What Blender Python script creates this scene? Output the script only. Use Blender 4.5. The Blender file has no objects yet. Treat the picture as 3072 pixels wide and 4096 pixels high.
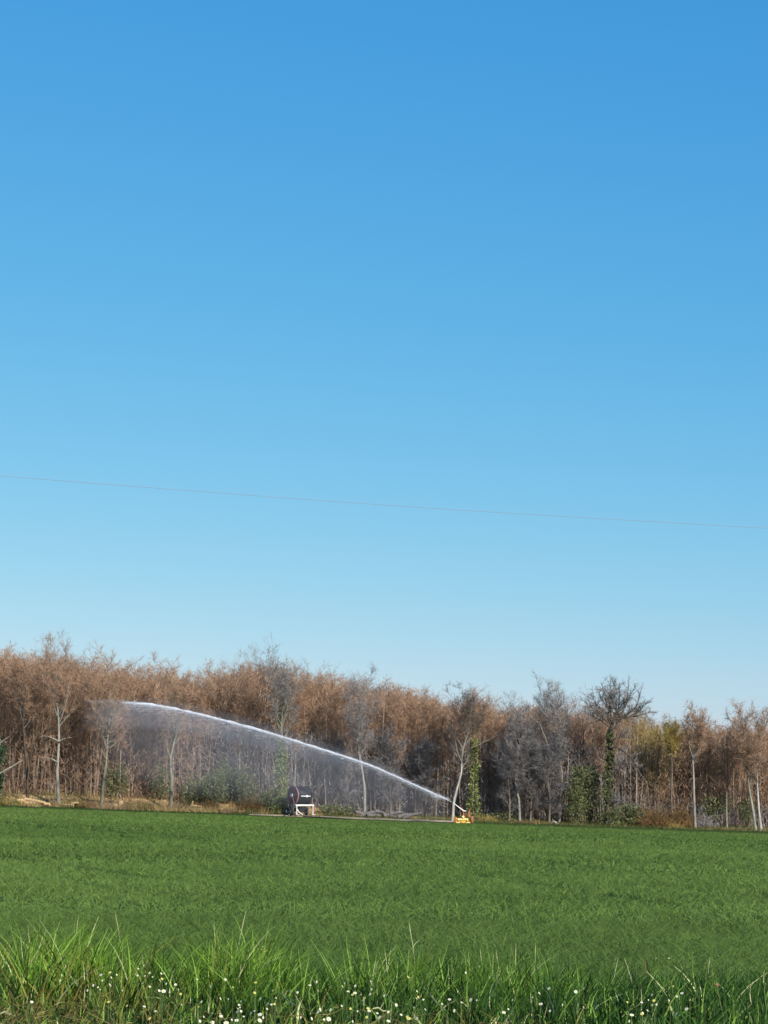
import bpy, math, random
import numpy as np
from mathutils import Vector, Matrix

C = bpy.context.scene.collection
S = bpy.context.scene
R = math.radians

# ------------------------------------------------------------------ camera
F = 1536 / math.tan(R(10.0))            # focal length in photo pixels
HORIZON = 3195.0
PITCH = math.atan((HORIZON - 2048) / F)
cam_d = bpy.data.cameras.new('camera')
cam = bpy.data.objects.new('camera', cam_d); C.objects.link(cam)
cam_d.sensor_fit = 'HORIZONTAL'; cam_d.sensor_width = 36.0
cam_d.lens = 18.0 / math.tan(R(10.0))
cam_d.clip_start = 0.1; cam_d.clip_end = 12000
cam.location = (0, 0, 0)
cam.rotation_euler = (R(90) + PITCH, 0, 0)
S.camera = cam

# ------------------------------------------------------------------ world, sun, exposure
SUN_EL = 30.0
SUN_AZ = 142.0                           # clockwise from the view direction: behind, to the right
w = bpy.data.worlds.new('World'); S.world = w; w.use_nodes = True
nt = w.node_tree; nt.nodes.clear()
sky = nt.nodes.new('ShaderNodeTexSky'); sky.sky_type = 'NISHITA'; sky.sun_disc = False
sky.sun_elevation = R(SUN_EL); sky.sun_rotation = R(SUN_AZ)
sky.altitude = 0; sky.air_density = 1.0; sky.dust_density = 0.35; sky.ozone_density = 3.0
sep = nt.nodes.new('ShaderNodeSeparateColor'); com = nt.nodes.new('ShaderNodeCombineColor')
nt.links.new(sky.outputs[0], sep.inputs[0])
for ch, (sc_, ex_) in enumerate(((0.83, 1.50), (0.765, 0.72), (0.865, 0.32))):   # the phone's rendering of the sky's colour
    m0 = nt.nodes.new('ShaderNodeMath'); m0.operation = 'MULTIPLY'; m0.inputs[1].default_value = 0.125
    m1 = nt.nodes.new('ShaderNodeMath'); m1.operation = 'POWER'; m1.inputs[1].default_value = ex_
    m2 = nt.nodes.new('ShaderNodeMath'); m2.operation = 'MULTIPLY'; m2.inputs[1].default_value = sc_ / 0.125
    nt.links.new(sep.outputs[ch], m0.inputs[0]); nt.links.new(m0.outputs[0], m1.inputs[0]); nt.links.new(m1.outputs[0], m2.inputs[0]); nt.links.new(m2.outputs[0], com.inputs[ch])
bg = nt.nodes.new('ShaderNodeBackground'); bg.inputs[1].default_value = 0.1016
out = nt.nodes.new('ShaderNodeOutputWorld')
nt.links.new(com.outputs[0], bg.inputs[0]); nt.links.new(bg.outputs[0], out.inputs[0])

sd = bpy.data.lights.new('sun', 'SUN'); sd.energy = 5.0; sd.angle = R(0.53); sd.color = (1.0, 0.94, 0.84)
sun = bpy.data.objects.new('sun', sd); C.objects.link(sun)
sdir = Vector((math.sin(R(SUN_AZ)) * math.cos(R(SUN_EL)), math.cos(R(SUN_AZ)) * math.cos(R(SUN_EL)), math.sin(R(SUN_EL))))
sun.rotation_euler = sdir.to_track_quat('Z', 'Y').to_euler()
sun.location = (0, 0, 50)

S.view_settings.view_transform = 'Standard'; S.view_settings.look = 'None'
S.view_settings.exposure = 0.3; S.view_settings.gamma = 1.0
S.render.engine = 'CYCLES'
S.cycles.use_denoising = True
S.cycles.max_bounces = 6; S.cycles.diffuse_bounces = 3; S.cycles.transparent_max_bounces = 24
S.cycles.volume_bounces = 0

# ------------------------------------------------------------------ helpers
def ray(px, py):
    u, v = (px - 1536) / F, (2048 - py) / F
    c, s = math.cos(PITCH), math.sin(PITCH)
    return u, c - v * s, s + v * c

def at(px, py, d):
    """the world point that the photo shows at pixel (px, py), d metres ahead"""
    x, y, z = ray(px, py); k = d / y
    return Vector((x * k, d, z * k))

def sstep(a, b, x):
    t = np.clip((x - a) / (b - a), 0, 1); return t * t * (3 - 2 * t)

def hnoise(x, y, seed=0):
    """smooth value noise, numpy"""
    x = np.asarray(x, float); y = np.asarray(y, float)
    xi = np.floor(x); yi = np.floor(y); fx = x - xi; fy = y - yi
    fx = fx * fx * (3 - 2 * fx); fy = fy * fy * (3 - 2 * fy)
    def h(a, b):
        v = np.sin(a * 127.1 + b * 311.7 + seed * 74.7) * 43758.5453
        return v - np.floor(v)
    return (h(xi, yi) * (1 - fx) + h(xi + 1, yi) * fx) * (1 - fy) + (h(xi, yi + 1) * (1 - fx) + h(xi + 1, yi + 1) * fx) * fy

def fbm(x, y, seed=0, o=4):
    s = 0; a = .5; n = 0
    for k in range(o):
        s = s + a * hnoise(x * 2 ** k, y * 2 ** k, seed + k); n += a; a *= .5
    return s / n

EDGE = 252.0
def ground(x, y):
    x = np.asarray(x, float); y = np.asarray(y, float)
    yy = np.minimum(y, 260)
    z = -1.6 - 0.96 * (yy - 16) / 234
    z = z - 0.0365 * 90 * np.tanh(x / 90) * np.minimum(1, 0.45 + 0.55 * yy / 200)
    z = z + 0.05 * (hnoise(x / 9, y / 14, 3) - .5) * sstep(20, 50, y)
    bank = 1.0 * (1 - sstep(-20, 5, x)) + 0.35
    z = z + .30 * sstep(EDGE - .8, EDGE + .8, y) + bank * sstep(EDGE + 4.5, EDGE + 10, y)
    z = z + 0.25 * (1 - sstep(12, 18, y)) * hnoise(x * 1.3, y * 1.3, 5) * 0.5
    return z
def gz(x, y): return float(ground(x, y))

def on_ground(px, py, h=0.0):
    """the spot whose point h metres above the ground shows at (px, py)"""
    lo, hi = 5.0, 400.0
    for _ in range(50):
        m = (lo + hi) / 2; p = at(px, py, m)
        if p.z > gz(p.x, p.y) + h: lo = m
        else: hi = m
    return Vector((p.x, p.y, gz(p.x, p.y)))

def tag(o, label=None, cat=None, group=None, kind=None):
    if label: o['label'] = label
    if cat: o['category'] = cat
    if group: o['group'] = group
    if kind: o['kind'] = kind
    return o

class MB:
    def __init__(s): s.v = []; s.f = []; s.c = []; s.m = []; s.n = 0
    def add(s, v, f, col=None, mi=0):
        v = np.asarray(v, float).reshape(-1, 3); f = np.asarray(f, int)
        s.v.append(v); s.f.append(f + s.n); s.n += len(v)
        if col is not None:
            col = np.asarray(col, float)
            if col.ndim == 1: col = np.repeat(col[None], len(v), 0)
            s.c.append(col)
        s.m.append(np.full(len(f), mi, int))
    def mesh(s, name, mats, smooth=False):
        v = np.concatenate(s.v)
        loops = np.concatenate([f.reshape(-1) for f in s.f])
        tot = np.concatenate([np.full(len(f), f.shape[1], int) for f in s.f])
        st = np.concatenate([[0], np.cumsum(tot)[:-1]])
        me = bpy.data.meshes.new(name)
        me.vertices.add(len(v)); me.vertices.foreach_set('co', v.astype(np.float32).ravel())
        me.loops.add(len(loops)); me.loops.foreach_set('vertex_index', loops.astype(np.int32))
        me.polygons.add(len(tot)); me.polygons.foreach_set('loop_start', st.astype(np.int32))
        me.polygons.foreach_set('material_index', np.concatenate(s.m).astype(np.int32))
        me.polygons.foreach_set('use_smooth', np.full(len(tot), smooth))
        me.update(calc_edges=True)
        if s.c:
            a = me.color_attributes.new('Col', 'FLOAT_COLOR', 'POINT')
            c = np.concatenate(s.c); c = np.concatenate([c, np.ones((len(c), 1))], 1)
            a.data.foreach_set('color', c.astype(np.float32).ravel())
        for m in (mats if isinstance(mats, (list, tuple)) else [mats]): me.materials.append(m)
        return me
    def build(s, name, mats, parent=None, smooth=False, loc=None):
        o = bpy.data.objects.new(name, s.mesh(name, mats, smooth)); C.objects.link(o)
        if parent: o.parent = parent
        if loc is not None: o.location = loc
        return o
    # shapes
    def box(s, c, size, rot=None, mi=0, bev=0.0, col=None):
        x, y, z = [q / 2 for q in size]
        b = min(bev, x * .9, y * .9, z * .9) if bev else 0
        if b:
            vs = []
            for sx in (-1, 1):
                for sy in (-1, 1):
                    for sz in (-1, 1):
                        vs += [(sx * x, sy * (y - b), sz * (z - b)), (sx * (x - b), sy * y, sz * (z - b)), (sx * (x - b), sy * (y - b), sz * z)]
            import bmesh
            bm = bmesh.new()
            for q in vs: bm.verts.new(q)
            bmesh.ops.convex_hull(bm, input=bm.verts)
            bmesh.ops.triangulate(bm, faces=bm.faces)
            bm.verts.index_update()
            v = np.array([q.co[:] for q in bm.verts]); f = np.array([[q.index for q in ff.verts] for ff in bm.faces]); bm.free()
        else:
            v = np.array([(a * x, bb * y, cc * z) for a in (-1, 1) for bb in (-1, 1) for cc in (-1, 1)])
            f = np.array([(0, 1, 3, 2), (4, 6, 7, 5), (0, 4, 5, 1), (2, 3, 7, 6), (0, 2, 6, 4), (1, 5, 7, 3)])
        if rot is not None: v = v @ np.array(rot.to_3x3()).T
        s.add(v + np.array(c), f, col, mi)
    def tube(s, pts, rad, k=8, mi=0, col=None, cap=True):
        pts = np.array([tuple(p) for p in pts], float); n = len(pts)
        rad = np.full(n, rad) if np.isscalar(rad) else np.asarray(rad, float)
        t = np.gradient(pts, axis=0); t /= np.linalg.norm(t, axis=1)[:, None] + 1e-12
        ref = np.array([0, 0, 1.0]) if abs(t[0, 2]) < .9 else np.array([1.0, 0, 0])
        a = np.cross(t, ref); a /= np.linalg.norm(a, axis=1)[:, None] + 1e-12
        b = np.cross(t, a)
        th = np.arange(k) * 2 * math.pi / k
        v = pts[:, None] + rad[:, None, None] * (a[:, None] * np.cos(th)[None, :, None] + b[:, None] * np.sin(th)[None, :, None])
        i = np.arange(n - 1)[:, None] * k; j = np.arange(k)[None]; jn = (j + 1) % k
        f = np.stack([i + j, i + jn, i + k + jn, i + k + j], -1).reshape(-1, 4)
        s.add(v.reshape(-1, 3), f, col, mi)
        if cap and k >= 3:
            for e in (0, n - 1):
                ring = v[e]; cc = pts[e]
                vv = np.concatenate([ring, cc[None]]); ff = [(q, (q + 1) % k, k) for q in range(k)]
                s.add(vv, ff, col, mi)
    def disc_ring(s, c, axis, r0, r1, w, k=28, mi=0, col=None):
        """a ring (r0 inner, r1 outer, w thick) about an axis"""
        ax = Vector(axis).normalized(); u = ax.orthogonal().normalized(); q = ax.cross(u)
        vs = []
        for i in range(k):
            a = 2 * math.pi * i / k; d = u * math.cos(a) + q * math.sin(a)
            for rr, h in ((r0, -w / 2), (r1, -w / 2), (r1, w / 2), (r0, w / 2)):
                vs.append(tuple(Vector(c) + d * rr + ax * h))
        f = []
        for i in range(k):
            for j in range(4):
                f.append((i * 4 + j, i * 4 + (j + 1) % 4, ((i + 1) % k) * 4 + (j + 1) % 4, ((i + 1) % k) * 4 + j))
        s.add(vs, f, col, mi)
    def tyre(s, c, axis, rad, tr, wd, k=24, mi=0):
        ax = Vector(axis).normalized(); u = ax.orthogonal().normalized(); q = ax.cross(u)
        prof = [(-wd * .5, rad - tr * 1.6), (-wd * .5, rad - tr * .4), (-wd * .36, rad), (wd * .36, rad), (wd * .5, rad - tr * .4), (wd * .5, rad - tr * 1.6)]
        m = len(prof); vs = []; f = []
        for i in range(k):
            a = 2 * math.pi * i / k; d = u * math.cos(a) + q * math.sin(a)
            for h, rr in prof: vs.append(tuple(Vector(c) + d * rr + ax * h))
        for i in range(k):
            for j in range(m):
                f.append((i * m + j, i * m + (j + 1) % m, ((i + 1) % k) * m + (j + 1) % m, ((i + 1) % k) * m + j))
        s.add(vs, f, None, mi)

def ribbons(P, D, L, W, bend, rng, nseg=1, taper=0.15, col=None, mb=None, mi=0, face=None):
    """many tapering blades or twigs: base P, direction D, length L, width W, bend vector"""
    N = len(P); D = D / (np.linalg.norm(D, axis=1)[:, None] + 1e-9)
    r = rng.normal(size=(N, 3)) if face is None else face
    side = np.cross(D, r); side /= np.linalg.norm(side, axis=1)[:, None] + 1e-9
    V = np.zeros((N, (nseg + 1) * 2, 3))
    for k in range(nseg + 1):
        t = k / nseg
        c = P + D * (L * t)[:, None] + bend * (t * t) * L[:, None]
        ww = W * (1 - t * (1 - taper)) * .5
        V[:, 2 * k] = c - side * ww[:, None]; V[:, 2 * k + 1] = c + side * ww[:, None]
    base = (np.arange(N) * (nseg + 1) * 2)[:, None]
    f = np.concatenate([base + np.array([[2 * k, 2 * k + 1, 2 * k + 3, 2 * k + 2]]) for k in range(nseg)])
    cc = None
    if col is not None:
        col = np.asarray(col, float)
        cc = np.repeat(col, (nseg + 1) * 2, axis=0) if col.ndim == 2 else col
    if mb is not None: mb.add(V.reshape(-1, 3), f, cc, mi)
    return V

# ------------------------------------------------------------------ materials
def mat(name, base, rough=.8, var=0.25, scale=8.0, attr=False, trans=0.0, metal=0.0, spec=.3, stretch=(1, 1, 1), col2=None, bump=0.0):
    m = bpy.data.materials.new(name); m.use_nodes = True; n = m.node_tree; n.nodes.clear()
    o = n.nodes.new('ShaderNodeOutputMaterial'); b = n.nodes.new('ShaderNodeBsdfPrincipled')
    b.inputs['Roughness'].default_value = rough; b.inputs['Metallic'].default_value = metal
    b.inputs['Specular IOR Level'].default_value = spec
    tc = n.nodes.new('ShaderNodeTexCoord'); mp = n.nodes.new('ShaderNodeMapping'); mp.inputs['Scale'].default_value = stretch
    nz = n.nodes.new('ShaderNodeTexNoise'); nz.inputs['Scale'].default_value = scale; nz.inputs['Detail'].default_value = 6
    n.links.new(tc.outputs['Object'], mp.inputs[0]); n.links.new(mp.outputs[0], nz.inputs['Vector'])
    rp = n.nodes.new('ShaderNodeValToRGB'); rp.color_ramp.elements[0].position = .3; rp.color_ramp.elements[1].position = .7
    if attr:
        rp.color_ramp.elements[0].color = (1 - var,) * 3 + (1,); rp.color_ramp.elements[1].color = (1 + var,) * 3 + (1,)
        a = n.nodes.new('ShaderNodeAttribute'); a.attribute_name = 'Col'
        mx = n.nodes.new('ShaderNodeMix'); mx.data_type = 'RGBA'; mx.blend_type = 'MULTIPLY'; mx.inputs[0].default_value = 1
        n.links.new(a.outputs['Color'], mx.inputs[6]); n.links.new(nz.outputs['Fac'], rp.inputs[0]); n.links.new(rp.outputs[0], mx.inputs[7])
        csock = mx.outputs[2]
    else:
        c2 = col2 or tuple(min(1, q * (1 + var)) for q in base)
        rp.color_ramp.elements[0].color = tuple(q * (1 - var) for q in base) + (1,); rp.color_ramp.elements[1].color = tuple(c2) + (1,)
        n.links.new(nz.outputs['Fac'], rp.inputs[0]); csock = rp.outputs[0]
    n.links.new(csock, b.inputs['Base Color'])
    if bump:
        bp = n.nodes.new('ShaderNodeBump'); bp.inputs['Strength'].default_value = bump; bp.inputs['Distance'].default_value = .05
        n.links.new(nz.outputs['Fac'], bp.inputs['Height']); n.links.new(bp.outputs[0], b.inputs['Normal'])
    if trans > 0:
        t = n.nodes.new('ShaderNodeBsdfTranslucent'); n.links.new(csock, t.inputs[0])
        ms = n.nodes.new('ShaderNodeMixShader'); ms.inputs[0].default_value = trans
        n.links.new(b.outputs[0], ms.inputs[1]); n.links.new(t.outputs[0], ms.inputs[2]); n.links.new(ms.outputs[0], o.inputs[0])
    else: n.links.new(b.outputs[0], o.inputs[0])
    return m

M = {}
M['ground'] = mat('ground_soil', (.04, .065, .02), 1.0, .3, 1.5, bump=.3, spec=.0)
M['floor'] = mat('leaf_litter', (.40, .27, .14), .95, .4, 2.0, bump=.6)
M['track'] = mat('pale_dirt', (.28, .23, .15), .95, .4, .7, bump=.3)
M['soil'] = mat('verge_soil', (.018, .016, .009), 1.0, .4, 6.0, bump=.6, spec=.0)  # soil coloured near black to hold the shade between the tufts
M['crop'] = mat('crop_blade', (0, 0, 0), .55, .12, .6, attr=True, trans=.25, spec=.08)
M['verge'] = mat('verge_blade', (0, 0, 0), .5, .15, 4, attr=True, trans=.25, spec=.1)
M['wood'] = mat('wood_mass', (0, 0, 0), .9, .2, .5, attr=True, spec=.1)
BR = 0.9
M['bark_pale'] = mat('bark_pale', (.25, .235, .20), .9, .4, 1.6, stretch=(3, 3, .6), spec=.1)
M['bark_grey'] = mat('bark_grey', (.14, .12, .10), .9, .4, 1.6, stretch=(3, 3, .6), spec=.1)
M['bark_dark'] = mat('bark_dark', (.085, .065, .05), .9, .4, 1.6, stretch=(3, 3, .6), spec=.1)
M['bark_moss'] = mat('bark_moss', (.19, .21, .115), .9, .4, 1.2, stretch=(3, 3, .6), spec=.1, col2=(.27, .26, .2))
M['bark_white'] = mat('bark_white', (.36, .345, .31), .85, .3, 1.6, stretch=(3, 3, .6), spec=.1)
M['twig'] = mat('twig_brown', (.345, .22, .142), .9, .2, .35, spec=.1)
M['twig_grey'] = mat('twig_grey', (.225, .205, .195), .9, .3, .35, spec=.1)
M['twig_slate_grey'] = mat('twig_slate', (.165, .155, .155), .9, .3, .35, spec=.1)  # a darker slate grey than the other grey twigs
M['twig_ochre'] = mat('twig_ochre', (.33, .25, .085), .9, .3, .35, spec=.1, trans=.2)
M['bark_limb'] = mat('limb_bark', (.15, .105, .075), .9, .4, 1.6, stretch=(3, 3, .6), spec=.1)
M['twig_dark'] = mat('twig_dark', (.10, .08, .07), .9, .3, .35, spec=.1)
M['ivy'] = mat('ivy_leaf', (.125, .145, .055), .5, .4, .9, spec=.4, trans=.15)
M['ivy_pale'] = mat('ivy_pale_leaf', (.20, .23, .075), .5, .35, .9, spec=.4, trans=.2)
M['holly'] = mat('holly_leaf', (.04, .07, .03), .35, .4, 1.2, spec=.5)
M['bramble'] = mat('bramble_stem', (.21, .13, .06), .9, .35, .8, spec=.1, trans=.15)
M['red'] = mat('red_paint', (.12, .014, .028), .45, .2, 2.0, spec=.5)
M['red_pale'] = mat('faded_red_rim', (.42, .2, .22), .5, .15, 2.0)
M['hose'] = mat('black_hose', (.022, .022, .024), .5, .3, 3, spec=.4)
M['steel'] = mat('galvanised_steel', (.75, .75, .72), .45, .1, 3, spec=.5)
M['white'] = mat('white_paint', (.82, .82, .78), .45, .06, 2, spec=.5)
M['rubber'] = mat('tyre_rubber', (.03, .03, .03), .8, .3, 6)
M['yellow'] = mat('yellow_paint', (.80, .42, .06), .4, .12, 3, spec=.5)
M['yellow_pale'] = mat('pale_yellow_paint', (.85, .66, .25), .4, .08, 3, spec=.5)
M['rust'] = mat('rusty_orange', (.36, .15, .07), .7, .3, 5)
M['sand_log'] = mat('fresh_cut_wood', (.62, .42, .22), .85, .25, 3)
M['grey_log'] = mat('old_grey_wood', (.13, .12, .115), .9, .4, 3)
M['wire'] = mat('cable_grey', (.29, .29, .32), .6, .1, 2)
M['petal'] = mat('white_petal', (.70, .70, .52), .6, .05, 9, trans=.25)
M['yellow_petal'] = mat('pale_yellow_petal', (.62, .58, .16), .6, .1, 9, trans=.25)
M['pollen'] = mat('yellow_pollen', (.7, .45, .05), .7, .2, 9)
M['stem'] = mat('green_stem', (.08, .13, .035), .6, .2, 9)
M['straw'] = mat('dry_straw', (.46, .46, .22), .7, .2, 9, trans=.15)
M['rusty_leaf'] = mat('rusty_dock', (.22, .09, .05), .8, .3, 9)

# ------------------------------------------------------------------ the ground
def sheet(name, xs, ys, m, dz=0.0, clampf=None):
    X, Y = np.meshgrid(xs, ys); Z = ground(X, Y) + dz
    v = np.stack([X, Y, Z], -1).reshape(-1, 3); a, b = len(ys), len(xs)
    i = np.arange(a - 1)[:, None] * b + np.arange(b - 1)[None]
    f = np.stack([i, i + 1, i + b + 1, i + b], -1).reshape(-1, 4)
    mb = MB(); mb.add(v, f)
    return mb, name, m
def linpieces(*p):
    o = []
    for a, b, n in p: o.append(np.linspace(a, b, n, endpoint=False))
    o.append([p[-1][1]]); return np.concatenate(o)
xs = linpieces((-6000, -400, 10), (-400, -90, 20), (-90, 90, 120), (90, 400, 20), (400, 6000, 10))
ys = linpieces((-300, 10, 12), (10, 22, 30), (22, 60, 30), (60, 245, 60), (245, 275, 60), (275, 500, 20), (500, 9000, 14))
mb, n_, m_ = sheet('field', xs, ys, M['ground']); tag(mb.build('field', M['ground'], smooth=True), kind='structure')
xs2 = linpieces((-160, -60, 30), (-60, 60, 120), (60, 160, 30))
mb, *_ = sheet('', xs2, linpieces((EDGE + 3.6, EDGE + 16, 30), (EDGE + 16, 340, 12)), None, .03)
tag(mb.build('forest_floor', M['floor'], smooth=True), kind='structure')
mb, *_ = sheet('', np.linspace(-15.5, 9, 80), linpieces((EDGE - .1, EDGE + 3.4, 12)), None, .04)
tag(mb.build('dirt_track', M['track'], smooth=True), kind='structure')
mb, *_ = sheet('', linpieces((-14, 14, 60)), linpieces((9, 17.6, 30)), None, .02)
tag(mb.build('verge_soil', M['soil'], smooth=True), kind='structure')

# ------------------------------------------------------------------ the crop
rng = np.random.default_rng(7)
def scatter(d0, d1, dens, margin=1.25, extra=2.0):
    n = int(.5 * (d1 * d1 - d0 * d0) * .353 * margin * dens + (d1 - d0) * extra * 2 * dens)
    y = np.sqrt(rng.uniform(d0 * d0, d1 * d1, n)); x = rng.uniform(-1, 1, n) * (y * .1765 * margin + extra)
    return x, y
# wheel tracks and drill lines that cross the field, from photo pixels to the ground
lines = [((-200, 3262), (520, 3352)), ((0, 3290), (900, 3362)), ((640, 3383), (1300, 3446)), ((1300, 3452), (2300, 3512)), ((1700, 3400), (3200, 3560)),
         ((2350, 3330), (3100, 3352)), ((2400, 3525), (3100, 3600)), ((300, 3318), (1500, 3420)), ((1750, 3340), (2700, 3400)), ((1900, 3500), (2800, 3640)), ((-50, 3420), (900, 3560)), ((1000, 3350), (1900, 3392)), ((2100, 3440), (3000, 3478)), ((500, 3480), (1500, 3560)), ((2300, 3395), (3072, 3430))]
gl = []
for a, b in lines:
    A = on_ground(*a); B = on_ground(*b); gl.append((A, B))
def linedist(x, y):
    d = np.full(len(x), 1e9)
    for A, B in gl:
        dx, dy = B.x - A.x, B.y - A.y; L2 = dx * dx + dy * dy
        t = ((x - A.x) * dx + (y - A.y) * dy) / L2
        q = np.hypot(x - (A.x + t * dx), y - (A.y + t * dy))
        gap = hnoise(t * 9, x * 0, int(abs(A.y)) % 17) > .35
        q = np.where((t > 0) & (t < 1) & gap, q, 1e9)
        d = np.minimum(d, q / (0.15 + y * .0026))
    return d
mb = MB()
for d0, d1, dens, wd, hh in ((17.6, 30, 620, .010, .21), (30, 55, 200, .016, .21), (55, 110, 60, .028, .22), (110, EDGE - .5, 15, .055, .23)):
    x, y = scatter(d0, d1, dens); n = len(x)
    ld = linedist(x, y)
    h = hh * rng.uniform(.6, 1.15, n) * (.75 + .5 * fbm(x / 2.5, y / 5, 11))
    h = h * np.where(ld < 1, .35, 1)
    keep = rng.uniform(size=n) < np.where(ld < .8, .35, 1)
    P = np.stack([x, y, ground(x, y) - .01], -1)
    D = np.stack([rng.normal(0, .55, n), rng.normal(0, .5, n), np.ones(n)], -1)
    bend = np.stack([rng.normal(.1, .55, n), rng.normal(0, .4, n), -rng.uniform(0, .75, n)], -1)
    patch = .6 * (fbm(x / (6 + y * .06), y / (8 + y * .12), 21) - .5); fine = rng.normal(0, .13 if d0 < 50 else .09, n)
    streak = fbm((x + y * 2.2) / 90, (y - x * .25) / (3 + y * .02), 31) - .5; streak = streak * .5
    g = np.clip(1 + .7 * patch + .75 * streak + fine, .35, 1.8)
    g = g * np.where(ld < 1.0, .36, 1)
    col = np.stack([.118 * g * (1 + .2 * patch), .187 * g, .043 * g], -1)
    yl = rng.uniform(size=n) < .02; col[yl] = col[yl] * np.array([1.7, 1.4, 1.1])
    k = keep
    ribbons(P[k], D[k], h[k], np.full(k.sum(), wd) * rng.uniform(.6, 1.3, k.sum()), bend[k], rng, 2, .1, col[k], mb)
tag(mb.build('cereal_crop', M['crop']), 'short green cereal crop covering the whole field', 'crop', kind='stuff')

# ------------------------------------------------------------------ the verge in front
mb = MB()
def vpx(x, y): return 1536 + x / y * F
def verge(n, d0, d1, hfun, wfun, cfun, seg=4, lean=.28, bendy=.5):
    y = rng.uniform(d0, d1, n); x = rng.uniform(-1, 1, n) * (y * .1765 * 1.3 + .6); px = vpx(x, y)
    # clumps
    cx = np.round(x / .16) * .16 + (hnoise(np.round(x / .16), np.round(y / .16), 2) - .5) * .2
    cy = np.round(y / .16) * .16
    pull = rng.uniform(0, .75, n); x2 = x + (cx - x) * pull; y2 = y + (cy - y) * pull
    h = hfun(px, y2, n); P = np.stack([x2, y2, ground(x2, y2) - .01], -1)
    k = h > 0.02
    D = np.stack([rng.normal(0, lean, n) + (x2 - cx) * 2.0, rng.normal(0, lean, n), np.ones(n)], -1)
    bend = np.stack([rng.normal(.08, bendy * .6, n), rng.normal(0, bendy * .5, n), -rng.uniform(.05, bendy, n)], -1)
    col = cfun(px, y2, n)
    ribbons(P[k], D[k], h[k], wfun(n)[k], bend[k], rng, seg, .08, col[k], mb)
def brown_mask(px, y):
    a = np.exp(-((px - 250) / 520) ** 2) * (1 - sstep(15.8, 17.3, y)) * 1.1
    b = np.exp(-((px - 1450) / 520) ** 2) * (1 - sstep(14.4, 15.6, y)) * .95
    return np.clip(a + b + .5 * (fbm(px / 160, y * 2.2, 9) - .5), 0, 1)
def gap_mask(px, y):
    return sstep(.36, .46, fbm(px / 70 + 3, y * 2.4, 63))
def tall_mask(px, y):
    a = np.exp(-((px - 280) / 330) ** 2) + 1.15 * np.exp(-((px - 960) / 190) ** 2) + .5 * np.exp(-((px - 1550) / 260) ** 2) + .35 * np.exp(-((px - 2050) / 300) ** 2)
    return a * sstep(15.4, 16.6, y)
def greens(px, y, n):
    br = brown_mask(px, y); tl = np.clip(tall_mask(px, y), 0, 1)
    g = np.clip(1 + 1.4 * (fbm(px / 90, y * 3, 17) - .5) + rng.normal(0, .5, n), .15, 2.8)[:, None]
    base = np.array([.032, .076, .014]) * (1 - tl[:, None]) + np.array([.125, .225, .022]) * tl[:, None]  # bulk green darkened, shade low in the grass put into the colour
    c = base * g
    isb = rng.uniform(size=n) < br * .45
    c[isb] = (np.array([.17, .15, .035]) * rng.uniform(.15, 1.9, n)[:, None])[isb]
    isl = rng.uniform(size=n) < .13 + .1 * tl; c[isl] = (np.array([.23, .37, .06]) * rng.uniform(.6, 1.3, n)[:, None])[isl]  # scattered blades coloured brighter, as if sunlit
    isy = rng.uniform(size=n) < .02; c[isy] = (np.array([.6, .6, .3]) * rng.uniform(.6, 1.3, n)[:, None])[isy]
    return c
# short sward
verge(30000, 12.2, 19.2, lambda px, y, n: rng.uniform(.05, .20, n) * (.6 + .9 * fbm(px / 140, y * 2, 4)) * (.15 + .85 * gap_mask(px, y)), lambda n: rng.uniform(.009, .021, n), greens, 3)
# longer blades over the whole verge, in clumps with gaps
def midh(px, y, n):
    cl = fbm(px / 75, y * 1.6, 41); low = .45 + .55 * sstep(13.6, 15.6, y)
    return np.where(cl > .42, rng.uniform(.20, .47, n) * (.72 + .6 * cl), rng.uniform(.05, .16, n)) * low * (.92 + .45 * tall_mask(px, y)) * (1 - .45 * brown_mask(px, y)) * (.3 + .7 * gap_mask(px, y))
verge(34000, 13.0, 18.4, midh, lambda n: rng.uniform(.009, .024, n), greens, 4, .2, .42)
# the tallest tufts
def tallh(px, y, n):
    t = tall_mask(px, y); return np.where(rng.uniform(size=n) < t * .7 + .04, rng.uniform(.42, .76, n) * (.72 + .33 * np.clip(t, 0, 1)), 0)
verge(12000, 15.7, 18.0, tallh, lambda n: rng.uniform(.009, .023, n), greens, 5, .16, .42)
# broad leaves low down
def leafcol(px, y, n):
    return np.array([.06, .125, .02]) * rng.uniform(.4, 1.8, n)[:, None]
verge(10000, 12.2, 17.5, lambda px, y, n: rng.uniform(.05, .15, n), lambda n: rng.uniform(.018, .04, n), leafcol, 3, .8, .6)
tag(mb.build('verge_grass', M['verge']), 'long mixed green and dry grass along the near verge', 'grass', kind='stuff')

# dry litter lying in the brown patches
mb = MB(); n = 3600
y = rng.uniform(12.3, 16.8, n); x = rng.uniform(-1, 1, n) * (y * .2 + .3); br = brown_mask(vpx(x, y), y)
k = rng.uniform(size=n) < br; x = x[k]; y = y[k]; n = len(x)
P = np.stack([x, y, ground(x, y) + rng.uniform(.02, .14, n)], -1)
D = np.stack([rng.normal(size=n), rng.normal(0, .6, n), rng.normal(.25, .35, n)], -1)
ribbons(P, D, rng.uniform(.05, .17, n), rng.uniform(.004, .010, n), rng.normal(0, .35, (n, 3)), rng, 3, .4,
        np.array([.16, .13, .045]) * rng.uniform(.2, 1.8, n)[:, None], mb)
tag(mb.build('dry_grass_litter', M['verge']), 'brown dead grass stems tangled through the near verge', 'dead grass', kind='stuff')

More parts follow.
